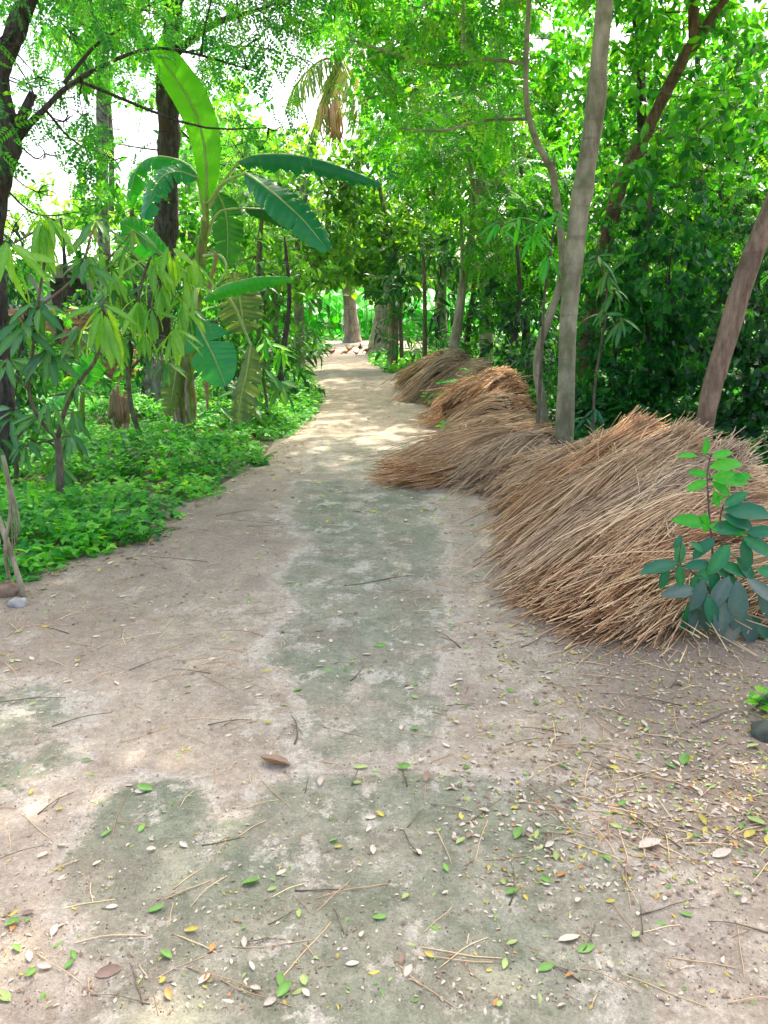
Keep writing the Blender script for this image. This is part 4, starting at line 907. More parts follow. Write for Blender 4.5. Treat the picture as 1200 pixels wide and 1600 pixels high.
blade('banana_dead', ban, [(326, 388, 8.6), (338, 400, 8.5), (330, 440, 8.5), (322, 480, 8.5)], .05, face=(.5, -1, 0), fold=.9, ragged=.3, ribmat='stem_dry')
# young sucker and dried stumps
b2 = empty('young_banana_plant', (W(120, 690, 7.9)[0], 7.9, 0), 'small banana sucker with two bright paddle leaves low behind the sapling', 'banana plant')
P, r = pxpath([(128, 700, 7.9, 12, 'g'), (128, 640, 7.9, 9), (130, 600, 7.9, 7)]); mb = MB(); mb.add(*tube(P, r, 8)); mb.build('pseudostem', M['stem_green'], b2)
blade('banana_green', b2, [(128, 602, 7.7), (105, 615, 7.5), (68, 645, 7.3)], .12, face=(-.2, -1, .8), fold=.15, rnd=.8)
blade('banana_green', b2, [(130, 605, 7.9), (140, 575, 7.9), (150, 560, 7.9)], .15, face=(0, -1, .3), fold=.1, rnd=.95)
blade('banana_green', b2, [(130, 600, 7.9), (128, 585, 7.9), (122, 562, 7.9)], .11, face=(0, -1, .3), fold=.1, rnd=.9)
def stump(x0, y0, Y, w, hpx, label, lean=0):
    P, r = pxpath([(x0, y0, Y, w * 1.0, 'g'), (x0 + lean * .5, y0 - hpx * .5, Y, w), (x0 + lean, y0 - hpx, Y, w * .6)], 12)
    e = empty('dried_banana_stump', (P[0][0], P[0][1], 0), label, 'stump', 'dried banana stumps among the weeds')
    mb = MB(); mb.add(*tube(P, r, 12, .22)); mb.build('stem', M['stem_dry'], e)
    mb = MB()
    for i in range(7):
        th = i * .9; q = P[-1] + [math.cos(th) * r[-1] * 1.4, math.sin(th) * r[-1] * 1.2, rng.uniform(-.05, .1)]
        Q = smoothpath([P[6] + (q - P[-1]) * 1.5, (P[9] + q) / 2 + [math.cos(th) * .02, 0, 0], q], 6); mb.add(*tube(Q, np.linspace(.03, .008, 6), 4, .2))
    mb.build('loose_sheath', M['banana_dead'], e)
stump(180, 705, 7.9, 15, 95, 'pale dried banana stump with a yellow foot, left of its pair')
stump(192, 690, 8.3, 16, 70, 'browner dried banana stump, right of its pair', 4)
e = empty('old_palm_stump', (W(248, 650, 10)[0], 10, 0), 'thick shaggy brown stump behind the banana stem', 'stump')
P, r = pxpath([(248, 670, 10, 44, 'g'), (247, 630, 10, 38), (246, 590, 10, 36), (245, 560, 10, 30)]); mb = MB(); mb.add(*tube(P, r, 16, .15))
for i in range(120):
    th = rng.uniform(0, 6.28); k = rng.integers(3, len(P)); b = P[k] + r[k] * np.array([math.cos(th), math.sin(th), 0]); mb.add(*tube(np.array([b, b + [math.cos(th) * .04, math.sin(th) * .04, rng.uniform(.02, .12)]]), [.014, .004], 3, cap=False))
mb.build('stem', M['bark_far'], e)

# ------------------------------------------------------------------ MANGO SAPLINGS (near left)
def whorl(mb, px, py, Y, n, Lpx, droop=1.0, off=.0, tpl='mango'):
    if tpl == 'mango2' and Lpx > 50: n = int(n * 1.25); Lpx = Lpx * .77
    C = W(px, py, Y); L = Lpx * S(px, py, Y)
    th = np.arange(n) * 2.399 + rng.uniform(0, 6)
    D = np.stack([np.cos(th), np.sin(th), -np.full(n, droop) * rng.uniform(.15, 2.0, n)], -1) + rng.standard_normal((n, 3)) * .18
    N = np.stack([np.cos(th) * droop, np.sin(th) * droop, np.ones(n) * .8], -1) + rng.standard_normal((n, 3)) * .25 + [0, -.7, .1]
    P = C + D * L * .06 + np.stack([rng.normal(0, .03, n) * L, np.zeros(n), rng.uniform(-.22, .12, n) * L], -1)
    place(mb, tpl, P, D, N, L * rng.uniform(.7, 1.08, n), np.clip(rng.uniform(.2, .8, n) + off, 0, 1))
MANGO = (lambda V, F: (V, F))(*T_lance(.26, .38, .035))
def T_mango():                           # finer mango blade: six rows, wavy edge, drooping tip
    V = []; F = []; ks = [0, .1, .28, .48, .68, .86, 1]
    for i, y in enumerate(ks):
        w = .105 * math.sin(math.pi * min(1, y * .93 + .04)) ** .8 if 0 < y < 1 else .004
        z = -.32 * y * y
        V += [(-w, y, z + .03 + .012 * (-1) ** i), (0, y, z), (w, y, z + .03 - .012 * (-1) ** i)]
    for i in range(len(ks) - 1):
        a = i * 3
        F += [[a, a + 1, a + 4, a + 3], [a + 1, a + 2, a + 5, a + 4]]
    return np.array(V), [np.array(F)]
TPL['mango2'] = T_mango()
def sapling(label, trunk, limbs, lime, old, name='mango_sapling', limem='mangolime', oldm='mangodark', bark='twig', cat='sapling', tpl='mango2'):
    P, r = pxpath(trunk)
    e = empty(name, (P[0][0], P[0][1], 0), label, cat)
    tb = MB(); tb.add(*tube(P, r, 8, .05)); al = [P]
    for lb in limbs:
        Q, q = pxpath(lb); tb.add(*tube(Q, q, 6, .03)); al.append(Q)
    A = np.concatenate(al)
    for c in lime + old:
        C = W(*c[:3]); s0 = A[np.argmin(np.linalg.norm(A - C, axis=1))]
        if np.linalg.norm(s0 - C) > .06: tb.add(*tube(smoothpath([s0, (s0 + C) / 2 + rng.standard_normal(3) * .03, C], 6), np.linspace(.009, .005, 6), 5))
    tb.build('trunk', M[bark], e)
    if lime:
        mb = MB()
        for c in lime: whorl(mb, *c, tpl=tpl)
        mb.build('young_leaves', M[limem], e)
    if old:
        mb = MB()
        for c in old: whorl(mb, *c, tpl=tpl)
        mb.build('crown', M[oldm], e)
    return e
sapling('forked mango sapling nearest the left edge with drooping lime leaf clusters',
        [(97, 800, 5.5, 15, 'g'), (95, 770, 5.5, 13), (93, 720, 5.5, 12), (90, 680, 5.5, 11)],
        [[(90, 685, 5.5, 10), (62, 655, 5.4, 7), (45, 610, 5.3, 6), (52, 540, 5.2, 5), (60, 470, 5.1, 5), (70, 400, 5.1, 5), (72, 340, 5.0, 4)],
         [(90, 685, 5.5, 9), (102, 640, 5.4, 7), (125, 595, 5.3, 6), (148, 565, 5.2, 6), (158, 520, 5.1, 5), (162, 470, 5, 4)],
         [(52, 560, 5.2, 4), (90, 535, 5.2, 3), (120, 520, 5.2, 3)], [(60, 480, 5.1, 4), (110, 440, 5.1, 3.5), (135, 395, 5.1, 3)], [(45, 610, 5.3, 4), (20, 585, 5.3, 3), (10, 560, 5.3, 3)]],
        [(68, 338, 4.9, 13, 78, 1.5), (160, 482, 4.8, 13, 92, 1.5, .1), (14, 385, 4.7, 11, 92, 1.3, .1), (60, 355, 5.0, 8, 70, 1.2)],
        [(60, 470, 5.1, 8, 80, .5), (38, 505, 5.1, 9, 90, .4), (80, 545, 5.2, 9, 85, .6), (125, 515, 5.2, 8, 70, .5), (135, 400, 5.1, 9, 75, .6), (12, 560, 5.3, 8, 75, .5), (120, 600, 5.3, 6, 55, .8), (150, 350, 5.3, 7, 70, .3), (75, 620, 5.2, 5, 50, 1.2)])
sapling('slender mango sapling with lime clusters hanging before the banana plant',
        [(228, 722, 7.2, 10, 'g'), (218, 680, 7.2, 8), (205, 635, 7.1, 8), (200, 570, 7.0, 7), (210, 500, 6.9, 6), (222, 440, 6.8, 5), (236, 400, 6.7, 4)],
        [[(202, 580, 7, 5), (240, 540, 6.9, 4), (272, 525, 6.8, 4)], [(210, 500, 6.9, 5), (180, 450, 6.9, 4), (165, 410, 6.9, 4)], [(222, 440, 6.8, 4), (255, 410, 6.7, 4), (268, 395, 6.7, 3)]],
        [(240, 405, 6.5, 11, 70, 1.3, .05), (268, 388, 6.5, 8, 66, 1.5, .1), (215, 470, 6.5, 11, 66, 1.3, .05), (237, 480, 6.5, 8, 62, 1.8), (300, 405, 6.8, 9, 50, 1.4), (252, 445, 6.5, 9, 52, 1.5), (196, 392, 6.8, 8, 50, 1.2), (286, 470, 6.6, 9, 50, 1.5), (225, 520, 6.6, 9, 52, 1.5, .1), (180, 520, 6.8, 8, 50, 1.2), (272, 512, 6.5, 11, 64, 1.5, .05), (175, 425, 6.7, 10, 62, 1.1), (292, 440, 6.7, 7, 55, 1.5, .1), (160, 395, 6.9, 8, 60, 1.2)],
        [(180, 450, 6.9, 9, 70, .6), (250, 440, 6.9, 9, 70, .6), (200, 525, 6.9, 9, 60, .6), (160, 470, 7, 8, 60, .5), (300, 480, 6.9, 7, 50, .8), (195, 400, 6.9, 8, 60, .5), (230, 540, 7, 7, 55, .9), (260, 560, 7, 6, 55, 1), (210, 360, 7, 7, 60, .5)])
sapling('low long-leaved sapling at the left edge below the forked one',
        [(25, 760, 6, 9, 'g'), (24, 700, 6, 7), (20, 650, 6, 5)], [[(22, 690, 6, 5), (60, 650, 6, 3)], [(24, 700, 6, 4), (70, 690, 5.9, 3), (110, 680, 5.9, 3)]],
        [], [(20, 645, 5.9, 10, 75, .4), (60, 648, 5.9, 9, 70, .6), (110, 678, 5.9, 9, 60, .6), (40, 690, 5.8, 9, 60, .6), (0, 690, 5.9, 9, 70, .4), (115, 640, 6.1, 8, 55, 1.0), (90, 720, 5.9, 8, 45, .8)])
sapling('spindly sapling with grey-green leaves right of the banana stem',
        [(420, 680, 9.2, 6, 'g'), (418, 640, 9.2, 5), (412, 590, 9.2, 4), (416, 550, 9.2, 3)], [[(380, 660, 9.2, 3), (378, 620, 9.1, 3)]],
        [(414, 530, 9.2, 10, 38, .6), (440, 545, 9.3, 8, 36, .7)], [(380, 612, 9.0, 8, 48, .5), (410, 575, 9.1, 9, 50, .6), (395, 640, 8.9, 8, 45, .5), (440, 600, 9.4, 8, 44, .6), (345, 640, 8.9, 6, 50, .4)], limem='cover')
# right-hand saplings
sapling('bright green five-leaved spray on a sapling left of the tall smooth trunk',
        [(838, 700, 7.2, 7, 'g'), (846, 560, 7.2, 5), (852, 450, 7.1, 4), (862, 380, 7.0, 4), (868, 340, 7.0, 3)], [[(864, 375, 7, 3), (840, 350, 6.9, 2.5), (812, 342, 6.9, 2)], [(862, 400, 7, 3), (855, 405, 6.9, 2)]],
        [(812, 342, 6.8, 7, 36, .4, .1), (858, 398, 6.8, 7, 44, .9, .2), (845, 345, 6.8, 7, 40, .3), (868, 330, 6.9, 7, 36, .3), (835, 370, 6.9, 6, 38, .6), (780, 350, 7, 6, 34, .5)], [], name='broad_leaved_sapling', limem='fresh')
sapling('pale mottled-leaved sapling just right of the tall smooth trunk',
        [(925, 705, 7.6, 6, 'g'), (930, 600, 7.6, 4), (945, 500, 7.5, 4), (950, 430, 7.5, 3)], [[(940, 520, 7.5, 3), (970, 500, 7.4, 2)], [(950, 440, 7.5, 2.5), (930, 405, 7.4, 2)]],
        [(950, 425, 7.4, 8, 36, .5), (935, 402, 7.4, 8, 36, .3), (972, 498, 7.3, 7, 38, .9), (945, 485, 7.4, 7, 36, .6), (960, 450, 7.5, 7, 34, .6)], [(930, 640, 7.4, 5, 26, .4), (915, 655, 7.4, 5, 24, .4)], name='broad_leaved_sapling', limem='mangodark', oldm='teal')
# plant in front of the big heap
TPL['ovalbig'] = (lambda: (np.array([(0, 0, 0), (-.17, .22, .03), (0, .22, 0), (.17, .22, .03), (-.21, .5, .04), (0, .5, -.02), (.21, .5, .04), (-.15, .8, .0), (0, .8, -.07), (.15, .8, .0), (0, 1, -.15)]),
    [np.array([[1, 2, 5, 4], [2, 3, 6, 5], [4, 5, 8, 7], [5, 6, 9, 8]]), np.array([[0, 2, 1], [0, 3, 2], [7, 8, 10], [8, 9, 10]])]))()
def seedling(label, base, stem, leaves, name='leafy_seedling'):
    b = G(*base); b = W(base[0], base[1], b[1] - .10) * [1, 1, 0]; Y = b[1]
    e = empty(name, (b[0], b[1], 0), label, 'seedling')
    mb = MB()
    for st in stem:
        P = smoothpath([W(x, y, Y + dy) for x, y, dy in st], 12); mb.add(*tube(P, np.linspace(.007, .003, 12), 6))
    allP = np.concatenate([smoothpath([W(x, y, Y + dy) for x, y, dy in st], 30) for st in stem])
    groups = {}
    for (x, y, dy, ang, Lpx, mat, til) in leaves:
        groups.setdefault(mat, []).append((x, y, dy, ang, Lpx, til))
    for mat, ls in groups.items():
        lm = MB()
        for x, y, dy, ang, Lpx, til in ls:
            C = W(x, y, Y + dy); L = Lpx * S(x, y, Y) * 1.22
            D = np.array([math.sin(R(ang)), -.35 * til, math.cos(R(ang))])     # ang: clockwise from up, as seen
            N = np.array([0, -1.0, .9]) + rng.standard_normal(3) * .25
            place(lm, 'ovalbig', C[None], D[None], N[None], L, np.array([rng.uniform(.2, .8)]))
            s0 = allP[np.argmin(np.linalg.norm(allP - C, axis=1))]
            mb.add(*tube(smoothpath([s0, (s0 + C) / 2 + [0, 0, .01], C], 5), [.003, .0025, .002, .002, .002], 5))
        lm.build({'fresh': 'young_leaves', 'teal': 'leaves', 'dusty': 'old_leaves'}[mat], M[mat], e)
    mb.build('stem', M['twig'], e)
    return e
seedling('seedling with dusty lower leaves and bright top leaves before the biggest straw heap', (1120, 985),
         [[(1120, 985, 0), (1118, 930, 0), (1113, 860, 0), (1108, 800, 0), (1105, 740, 0), (1112, 708, 0)], [(1118, 980, 0), (1130, 900, -.03), (1125, 820, -.03), (1130, 790, 0)], [(1122, 940, -.02), (1090, 900, -.05), (1060, 885, -.08)]],
         [(1090, 712, 0, -90, 26, 'fresh', 0), (1100, 712, 0, 5, 24, 'fresh', 0), (1112, 714, 0, 75, 28, 'fresh', 0), (1108, 730, 0, 80, 42, 'fresh', .3), (1106, 742, 0, -80, 26, 'fresh', .2), (1110, 745, 0, 95, 50, 'fresh', .3), (1106, 752, 0, -110, 30, 'fresh', .4), (1112, 752, 0, 125, 32, 'fresh', .4), (1115, 765, 0, 160, 26, 'fresh', .3), (1140, 748, 0, 80, 28, 'fresh', .3), (1110, 785, 0, 60, 20, 'fresh', .2),
          (1130, 790, -.02, 55, 34, 'teal', .4), (1130, 797, -.02, 92, 62, 'teal', .4), (1128, 805, -.03, 110, 46, 'teal', .4), (1100, 800, -.02, 170, 28, 'fresh', .3), (1104, 818, -.02, -80, 46, 'fresh', .4), (1106, 822, -.02, 95, 52, 'fresh', .4), (1110, 828, -.03, 80, 50, 'teal', .3), (1118, 840, -.03, -130, 40, 'teal', .5),
          (1066, 836, -.06, -150, 20, 'teal', .3), (1064, 844, -.06, 185, 34, 'teal', .6), (1078, 848, -.05, 120, 24, 'teal', .3), (1060, 880, -.08, -100, 50, 'teal', .3), (1042, 884, -.08, 190, 32, 'teal', .4), (1062, 882, -.08, 175, 30, 'teal', .4), (1140, 850, -.05, 215, 48, 'teal', .6), (1160, 842, -.05, 165, 44, 'teal', .5), (1160, 838, -.05, 120, 48, 'teal', .4), (1165, 832, -.05, 85, 40, 'teal', .3),
          (1110, 880, -.05, -95, 34, 'teal', .3), (1112, 884, -.05, -140, 42, 'teal', .4), (1114, 886, -.05, 175, 44, 'teal', .5), (1118, 884, -.05, 130, 42, 'teal', .4), (1122, 880, -.05, 110, 42, 'teal', .4),
          (1088, 920, -.08, -95, 46, 'dusty', .5), (1088, 918, -.08, 150, 46, 'dusty', .6), (1140, 900, -.08, 210, 50, 'dusty', .6), (1152, 905, -.08, 180, 66, 'dusty', .8), (1166, 905, -.08, 125, 50, 'dusty', .6), (1082, 935, -.05, 195, 34, 'teal', .6), (1080, 945, -.05, 170, 40, 'dusty', .7), (1090, 950, -.05, 150, 38, 'dusty', .7), (1148, 950, -.08, 190, 54, 'dusty', .8), (1160, 955, -.08, 160, 46, 'dusty', .7), (1125, 920, -.03, 165, 44, 'dusty', .5), (1100, 905, -.08, 200, 44, 'dusty', .6), (1130, 935, -.1, 185, 50, 'dusty', .7), (1105, 930, -.1, 165, 44, 'teal', .6), (1180, 890, -.05, 100, 46, 'teal', .5), (1185, 925, -.05, 150, 48, 'dusty', .6), (1150, 870, -.04, 140, 42, 'teal', .5), (1170, 960, -.05, 140, 44, 'teal', .6), (1075, 950, -.03, -160, 34, 'teal', .5)])
def weedlet(label, base, n, Lpx, mat, hpx, Y=None, tpl='oval', name='roadside_weed', spread=18):
    b = G(*base) if Y is None else W(base[0], base[1], Y) * [1, 1, 0]
    e = empty(name, (b[0], b[1], 0), label, 'weed')
    mb = MB(); lm = MB(); s = S(base[0], base[1], b[1])
    for k in range(max(3, n // 6)):
        a = rng.uniform(0, 6.28); q = b + [math.cos(a) * spread * s, math.sin(a) * spread * s * .6, hpx * s * rng.uniform(.5, 1)]
        mb.add(*tube(smoothpath([b, (b + q) / 2 + [0, 0, .05], q], 6), [.005] * 6, 5))
        m_ = 7; t = np.linspace(.3, 1, m_)[:, None]; Pp = b * (1 - t) + q * t + [0, 0, .03]
        th = np.arange(m_) * 2.4; D = np.stack([np.cos(th), np.sin(th), np.full(m_, .25)], -1)
        place(lm, tpl, Pp, D, np.tile([0, -.4, 1.], (m_, 1)) + rng.standard_normal((m_, 3)) * .2, Lpx * s * rng.uniform(.7, 1.1, m_))
    mb.build('stem', M['twig'], e); lm.build('leaves', M[mat], e)
weedlet('bright weed clump at the path edge beside the second far straw heap', (712, 690), 30, 20, 'cover', 34)
weedlet('small weed between the farthest straw heap and the path', (684, 642), 26, 16, 'cover', 22)
weedlet('weed with arching blades growing between the two far straw heaps', (738, 628), 40, 46, 'fresh', 80, Y=9.6, tpl='mango2', spread=10)
weedlet('little weed sprouting from the low spread straw heap', (848, 745), 18, 22, 'fresh', 34, Y=6.3, tpl='mango2', spread=8)
weedlet('twin-leaved weed in the gap between low straw heap and tall smooth trunk', (915, 712), 16, 34, 'teal', 75, Y=6.6, spread=10)
weedlet('small weed rooted by the dark clod at the right edge', (1192, 1125), 14, 24, 'cover', 30, spread=14)

def tuft(label, px, py, n, h, sp=.18):
    b = G(px, py); e = empty('grass_tuft', (b[0], b[1], 0), label, 'grass tuft', 'grass tufts at the left path edge')
    cs = []
    for _ in range(n):
        a = rng.uniform(0, 6.28); q = rng.uniform(0, sp * .3); L = h * rng.uniform(.6, 1.15); o = rng.uniform(.3, 1.0) * L
        t = np.linspace(0, 1, 7)[:, None]; d = np.array([math.cos(a), math.sin(a), 0])
        cs.append(b + d * q + d * o * t ** 1.6 + np.array([0, 0, 1.]) * L * (t - .45 * t ** 2.5))
    mb = MB(); ribbons(np.array(cs), np.full(n, .0035), rng.uniform(0, 1, n), mb); mb.build('blades', M['cover'], e)
for a_ in [('long arching grass tuft where the left verge meets the far path', 468, 600, 110, .55), ('shorter grass tuft just nearer along the left verge', 482, 628, 90, .35), ('grass tuft at the verge corner farthest along the left', 455, 575, 90, .5), ('tiny grass tuft at the weed edge halfway along the left verge', 402, 730, 50, .2), ('small ragged grass tuft at the near weed corner', 222, 850, 50, .16)]:
    tuft(*a_)

# ------------------------------------------------------------------ COCONUT PALM behind
cp = empty('coconut_palm', (W(425, 565, 21)[0], 21, 0), 'coconut palm with yellowing fronds and a hanging dry spathe against the sky', 'palm tree')
P, r = pxpath([(425, 565, 21, 20, 'g'), (432, 470, 21, 15), (455, 350, 21, 14), (495, 200, 21, 13), (532, 90, 21, 13)]); mb = MB(); mb.add(*tube(P, r, 10, .06)); mb.build('trunk', M['bark_palm'], cp)
def frond(parent, pts, L=30, ll=.9, mat='palm', off=0.0, label=None):
    P = smoothpath([W(*p) for p in pts], 40); T = norm(np.gradient(P, axis=0)); sd = norm(np.cross(T, [0, 0, 1]) + 1e-6)
    mb = MB(); mb.add(*tube(P, np.linspace(.035, .008, 40), 5), rnd=.6)
    idx = np.linspace(3, 39, L * 2).astype(int)
    for s in (-1, 1):
        D = sd[idx] * s * .8 + T[idx] * .6 + np.array([0, 0, -.75]) + rng.standard_normal((len(idx), 3)) * .12
        place(mb, 'blade', P[idx], D, np.tile([0, -.6, .8], (len(idx), 1)) + rng.standard_normal((len(idx), 3)) * .2, ll * np.sin(np.pi * np.clip(idx / 42 + .12, 0, 1)) ** .6 * rng.uniform(.8, 1.1, len(idx)), np.clip(rng.uniform(.2, .7, len(idx)) + off, 0, 1))
    o = mb.build('frond', M[mat], parent)
    if label: o['label'] = label
frond(cp, [(532, 92, 21), (500, 95, 20.5), (465, 130, 20), (442, 180, 19.8)], mat='palm', off=-.1)
frond(cp, [(532, 92, 21), (545, 120, 20), (560, 160, 19.5), (560, 220, 19.4)], off=.25, label='yellowed drooping frond')
frond(cp, [(532, 92, 21), (520, 120, 20.5), (505, 165, 20.2), (500, 215, 20)], off=.1)
frond(cp, [(532, 92, 21), (580, 70, 20.5), (620, 110, 20), (640, 170, 20)], off=-.1)
frond(cp, [(532, 92, 21), (520, 40, 20.5), (490, 20, 20), (460, 40, 19.5)], off=-.1)
frond(cp, [(532, 92, 21), (545, 30, 20.5), (570, -10, 20), (610, 0, 19.5)], off=-.1)
frond(cp, [(532, 92, 21), (530, 20, 21), (525, -50, 21), (510, -100, 21)], off=-.1)
mb = MB(); 
for i in range(26): 
    b = W(521, 165, 20) + rng.normal(0, .1, 3); mb.add(*tube(np.array([b, b + [rng.normal(0, .05), 0, -.5], b + [rng.normal(0, .12), 0, -rng.uniform(.7, 1.1)]]), [.035, .025, .01], 4))
mb.build('dry_spathe', M['straw_orange'], cp)

# ------------------------------------------------------------------ HENS
def loft(sections, sides=12):
    """sections: (centre, axis-normal, rx, rz) -> one continuous closed skin"""
    V = []
    for c, d, rx, rz in sections:
        d = norm(d); s = norm(np.cross(d, [0, 0, 1]) if abs(d[2]) < .95 else np.cross(d, [1, 0, 0])); u = np.cross(s, d)
        for k in range(sides):
            a = 2 * math.pi * k / sides; V.append(np.asarray(c, float) + s * rx * math.cos(a) + u * rz * math.sin(a))
    n = len(sections); i = np.arange(n - 1)[:, None] * sides; j = np.arange(sides)[None]; j2 = (j + 1) % sides
    return np.array(V), [np.stack([i + j, i + j2, i + sides + j2, i + sides + j], -1).reshape(-1, 4), np.arange(sides)[None, ::-1].copy(), np.arange((n - 1) * sides, n * sides)[None]]
for nm, c in dict(hen_brown=(.22, .09, .05), hen_orange=(.42, .20, .10), hen_dark=(.05, .035, .03), hen_red=(.26, .10, .06), comb=(.5, .03, .02), beak=(.5, .35, .12), hen_leg=(.45, .33, .12)).items(): M[nm] = plainmat(nm, c, .7, .4, 25)
def hen(px, py, face, s, mat, label, peck=False, tailmat=None):
    b = G(px, py); e = empty('hen', (b[0], b[1], .0), label, 'chicken', 'hens crossing the far end of the path')
    s *= .52; c, sn = math.cos(R(face)), math.sin(R(face))
    def tr(V): V = np.asarray(V, float) * s; return np.stack([V[:, 0] * c - V[:, 1] * sn, V[:, 0] * sn + V[:, 1] * c, V[:, 2]], -1) + [b[0], b[1], 0.01]
    if peck: nk = [((.13, 0, .20), (1, 0, .1), .05, .06), ((.18, 0, .17), (1, 0, -.7), .033, .035), ((.215, 0, .115), (.5, 0, -1), .024, .026), ((.235, 0, .075), (.6, 0, -1), .027, .03), ((.25, 0, .05), (.6, 0, -1), .016, .017)]
    else: nk = [((.13, 0, .23), (1, 0, .5), .055, .065), ((.165, 0, .28), (.5, 0, 1), .035, .04), ((.18, 0, .34), (.3, 0, 1), .025, .028), ((.195, 0, .375), (1, 0, .5), .028, .028), ((.222, 0, .378), (1, 0, 0), .018, .018)]
    V, F = loft([((-.20, 0, .27), (1, 0, -.4), .012, .02), ((-.16, 0, .25), (1, 0, -.3), .045, .05), ((-.10, 0, .215), (1, 0, -.1), .075, .08), ((-.02, 0, .195), (1, 0, 0), .09, .09), ((.07, 0, .20), (1, 0, .1), .078, .085)] + nk)
    mb = MB(); mb.add(tr(V), F); mb.build('body', M[mat], e)
    mb = MB()
    for k in range(7):
        a = .5 + k * .16; q = np.array([-.20 - .11 * math.cos(a), (k - 3) * .008, .27 + .13 * math.sin(a)])
        V, F = loft([((-.17, 0, .26), q - [-.17, 0, .26], .01, .012), ((np.array([-.17, 0, .26]) + q) / 2, q - [-.17, 0, .26], .008, .022), (q, q - [-.17, 0, .26], .004, .008)], 6); mb.add(tr(V), F)
    mb.build('tail', M[tailmat or mat], e)
    for sy in (-1, 1):
        V, F = loft([((.08, sy * .078, .21), (-1, 0, 0), .008, .03), ((0, sy * .092, .20), (-1, 0, -.05), .014, .055), ((-.08, sy * .08, .20), (-1, 0, 0), .010, .04), ((-.15, sy * .05, .21), (-1, 0, 0), .004, .012)], 8)
        mb = MB(); mb.add(tr(V), F); mb.build('wing', M[tailmat or mat], e)
        P = np.array([(0, sy * .04, .15), (-.01, sy * .04, .08), (.0, sy * .04, .0)]); mb = MB()
        V, F = tube(P, [.022, .010, .007], 6); mb.add(tr(V), F)
        for a in (-.5, 0, .5, 3.14):
            V, F = tube(np.array([(0, sy * .04, .006), (.05 * math.cos(a) * (1 if a < 3 else .5), sy * .04 + .05 * math.sin(a), .003)]), [.006, .003], 5); mb.add(tr(V), F)
        mb.build('leg', M['hen_leg'], e)
    hd = np.array(nk[-2][0]); dr = norm(np.array(nk[-1][0]) - hd)
    mb = MB(); V, F = loft([(hd + dr * .02, dr, .010, .010), (hd + dr * .055, dr, .002, .002)], 6); mb.add(tr(V), F); mb.build('beak', M['beak'], e)
    mb = MB(); upv = np.array([-dr[2], 0, dr[0]]); V, F = loft([(hd + upv * .02 - dr * .02, dr, .004, .012), (hd + upv * .032, dr, .005, .02), (hd + upv * .02 + dr * .02, dr, .004, .008)], 6); mb.add(tr(V), F); mb.build('comb', M['comb'], e)
hen(518, 556, 15, 1.05, 'hen_red', 'reddish brown hen, leftmost of the flock on the far path', tailmat='hen_brown')
hen(540, 556, 200, .95, 'hen_orange', 'orange hen pecking in front of its neighbour on the far path', peck=True)
hen(546, 551, 160, 1.0, 'hen_orange', 'orange and pale hen standing just behind the pecking one', tailmat='beak')
hen(557, 556, 10, .62, 'hen_brown', 'small brown chick between the orange hens and the dark hen')
hen(563, 550, 95, 1.25, 'hen_dark', 'dark upright hen nearest the whitewashed trunk', tailmat='hen_dark')
hen(573, 553, 175, .95, 'hen_brown', 'brown hen pecking at the grass beside the whitewashed trunk', peck=True)

# ------------------------------------------------------------------ HOUSE, BRICKS AND WALL at the left, far bank wall
def boxv(x0, x1, y0, y1, z0, z1):
    return np.array([(x, y, z) for z in (z0, z1) for y in (y0, y1) for x in (x0, x1)], float), np.array([[0, 2, 3, 1], [4, 5, 7, 6], [0, 1, 5, 4], [2, 6, 7, 3], [0, 4, 6, 2], [1, 3, 7, 5]])
M['plaster'] = plainmat('plaster_white', (.62, .58, .55), .85, .15, 3); M['roof_tin'] = plainmat('roof_tin', (.55, .55, .55), .4, .2, 4)
M['brick'] = plainmat('brick_red', (.50, .20, .11), .85, .35, 9); M['door_dark'] = plainmat('door_dark', (.08, .03, .03), .6, .3, 6); M['post'] = plainmat('post_grey', (.3, .25, .22), .8, .2)
hx = W(110, 500, 20)[0]
hs = empty('house', (hx, 22, 0), 'low pale house with a tin roof half hidden behind the mango leaves at left', 'house')
mb = MB(); mb.add(*boxv(hx - 4, hx + .9, 20.5, 24, 0, 2.5)); mb.build('wall', M['plaster'], hs, smooth=False)
rf = MB(); V = []; nn = 60
for k in range(nn): 
    x = hx - 4.6 + 6.1 * k / (nn - 1); z = .03 * math.sin(k * 2.1); V += [(x, 19.6, 2.35 + z), (x, 22.2, 3.35 + z), (x, 24.8, 2.35 + z)]
i = np.arange(nn - 1)[:, None] * 3; j = np.arange(2)[None]; rf.add(V, np.stack([i + j, i + 3 + j, i + 4 + j, i + j + 1], -1).reshape(-1, 4)); rf.build('roof', M['roof_tin'], hs, smooth=False)
mb = MB(); mb.add(*boxv(hx - .6, hx + .3, 20.44, 20.497, 0.02, 2.05)); mb.build('door', M['door_dark'], hs, smooth=False)
mb = MB(); mb.add(*boxv(hx - 2.8, hx - 1.8, 20.44, 20.497, 1.0, 1.9)); mb.build('window', M['door_dark'], hs, smooth=False)
for x in (hx + 1.15, hx - 1.4):
    mb = MB(); mb.add(*boxv(x, x + .12, 19.75, 19.87, 0, 2.4)); mb.build('post', M['post'], hs, smooth=False)
bp0 = W(95, 500, 13.5); bp = empty('brick_stack', (bp0[0], 13.5, 0), 'sunlit orange brick stack seen through the leaves at left', 'brick stack')
mb = MB()
for row in range(16):
    for k in range(9 - row // 4):
        for d in range(2):
            x = bp0[0] - 1.0 + k * .26 + rng.normal(0, .012) + (.13 if row % 2 else 0); z = row * .085; y = 13.5 + d * .13 + rng.normal(0, .01)
            mb.add(*boxv(x, x + .24, y, y + .115, z, z + .078))
mb.build('bricks', M['brick'], bp, smooth=False)
ww = empty('bank_wall', (0, 64, 0), 'long pale wall on the far bank glimpsed left of the far trunk', 'wall')
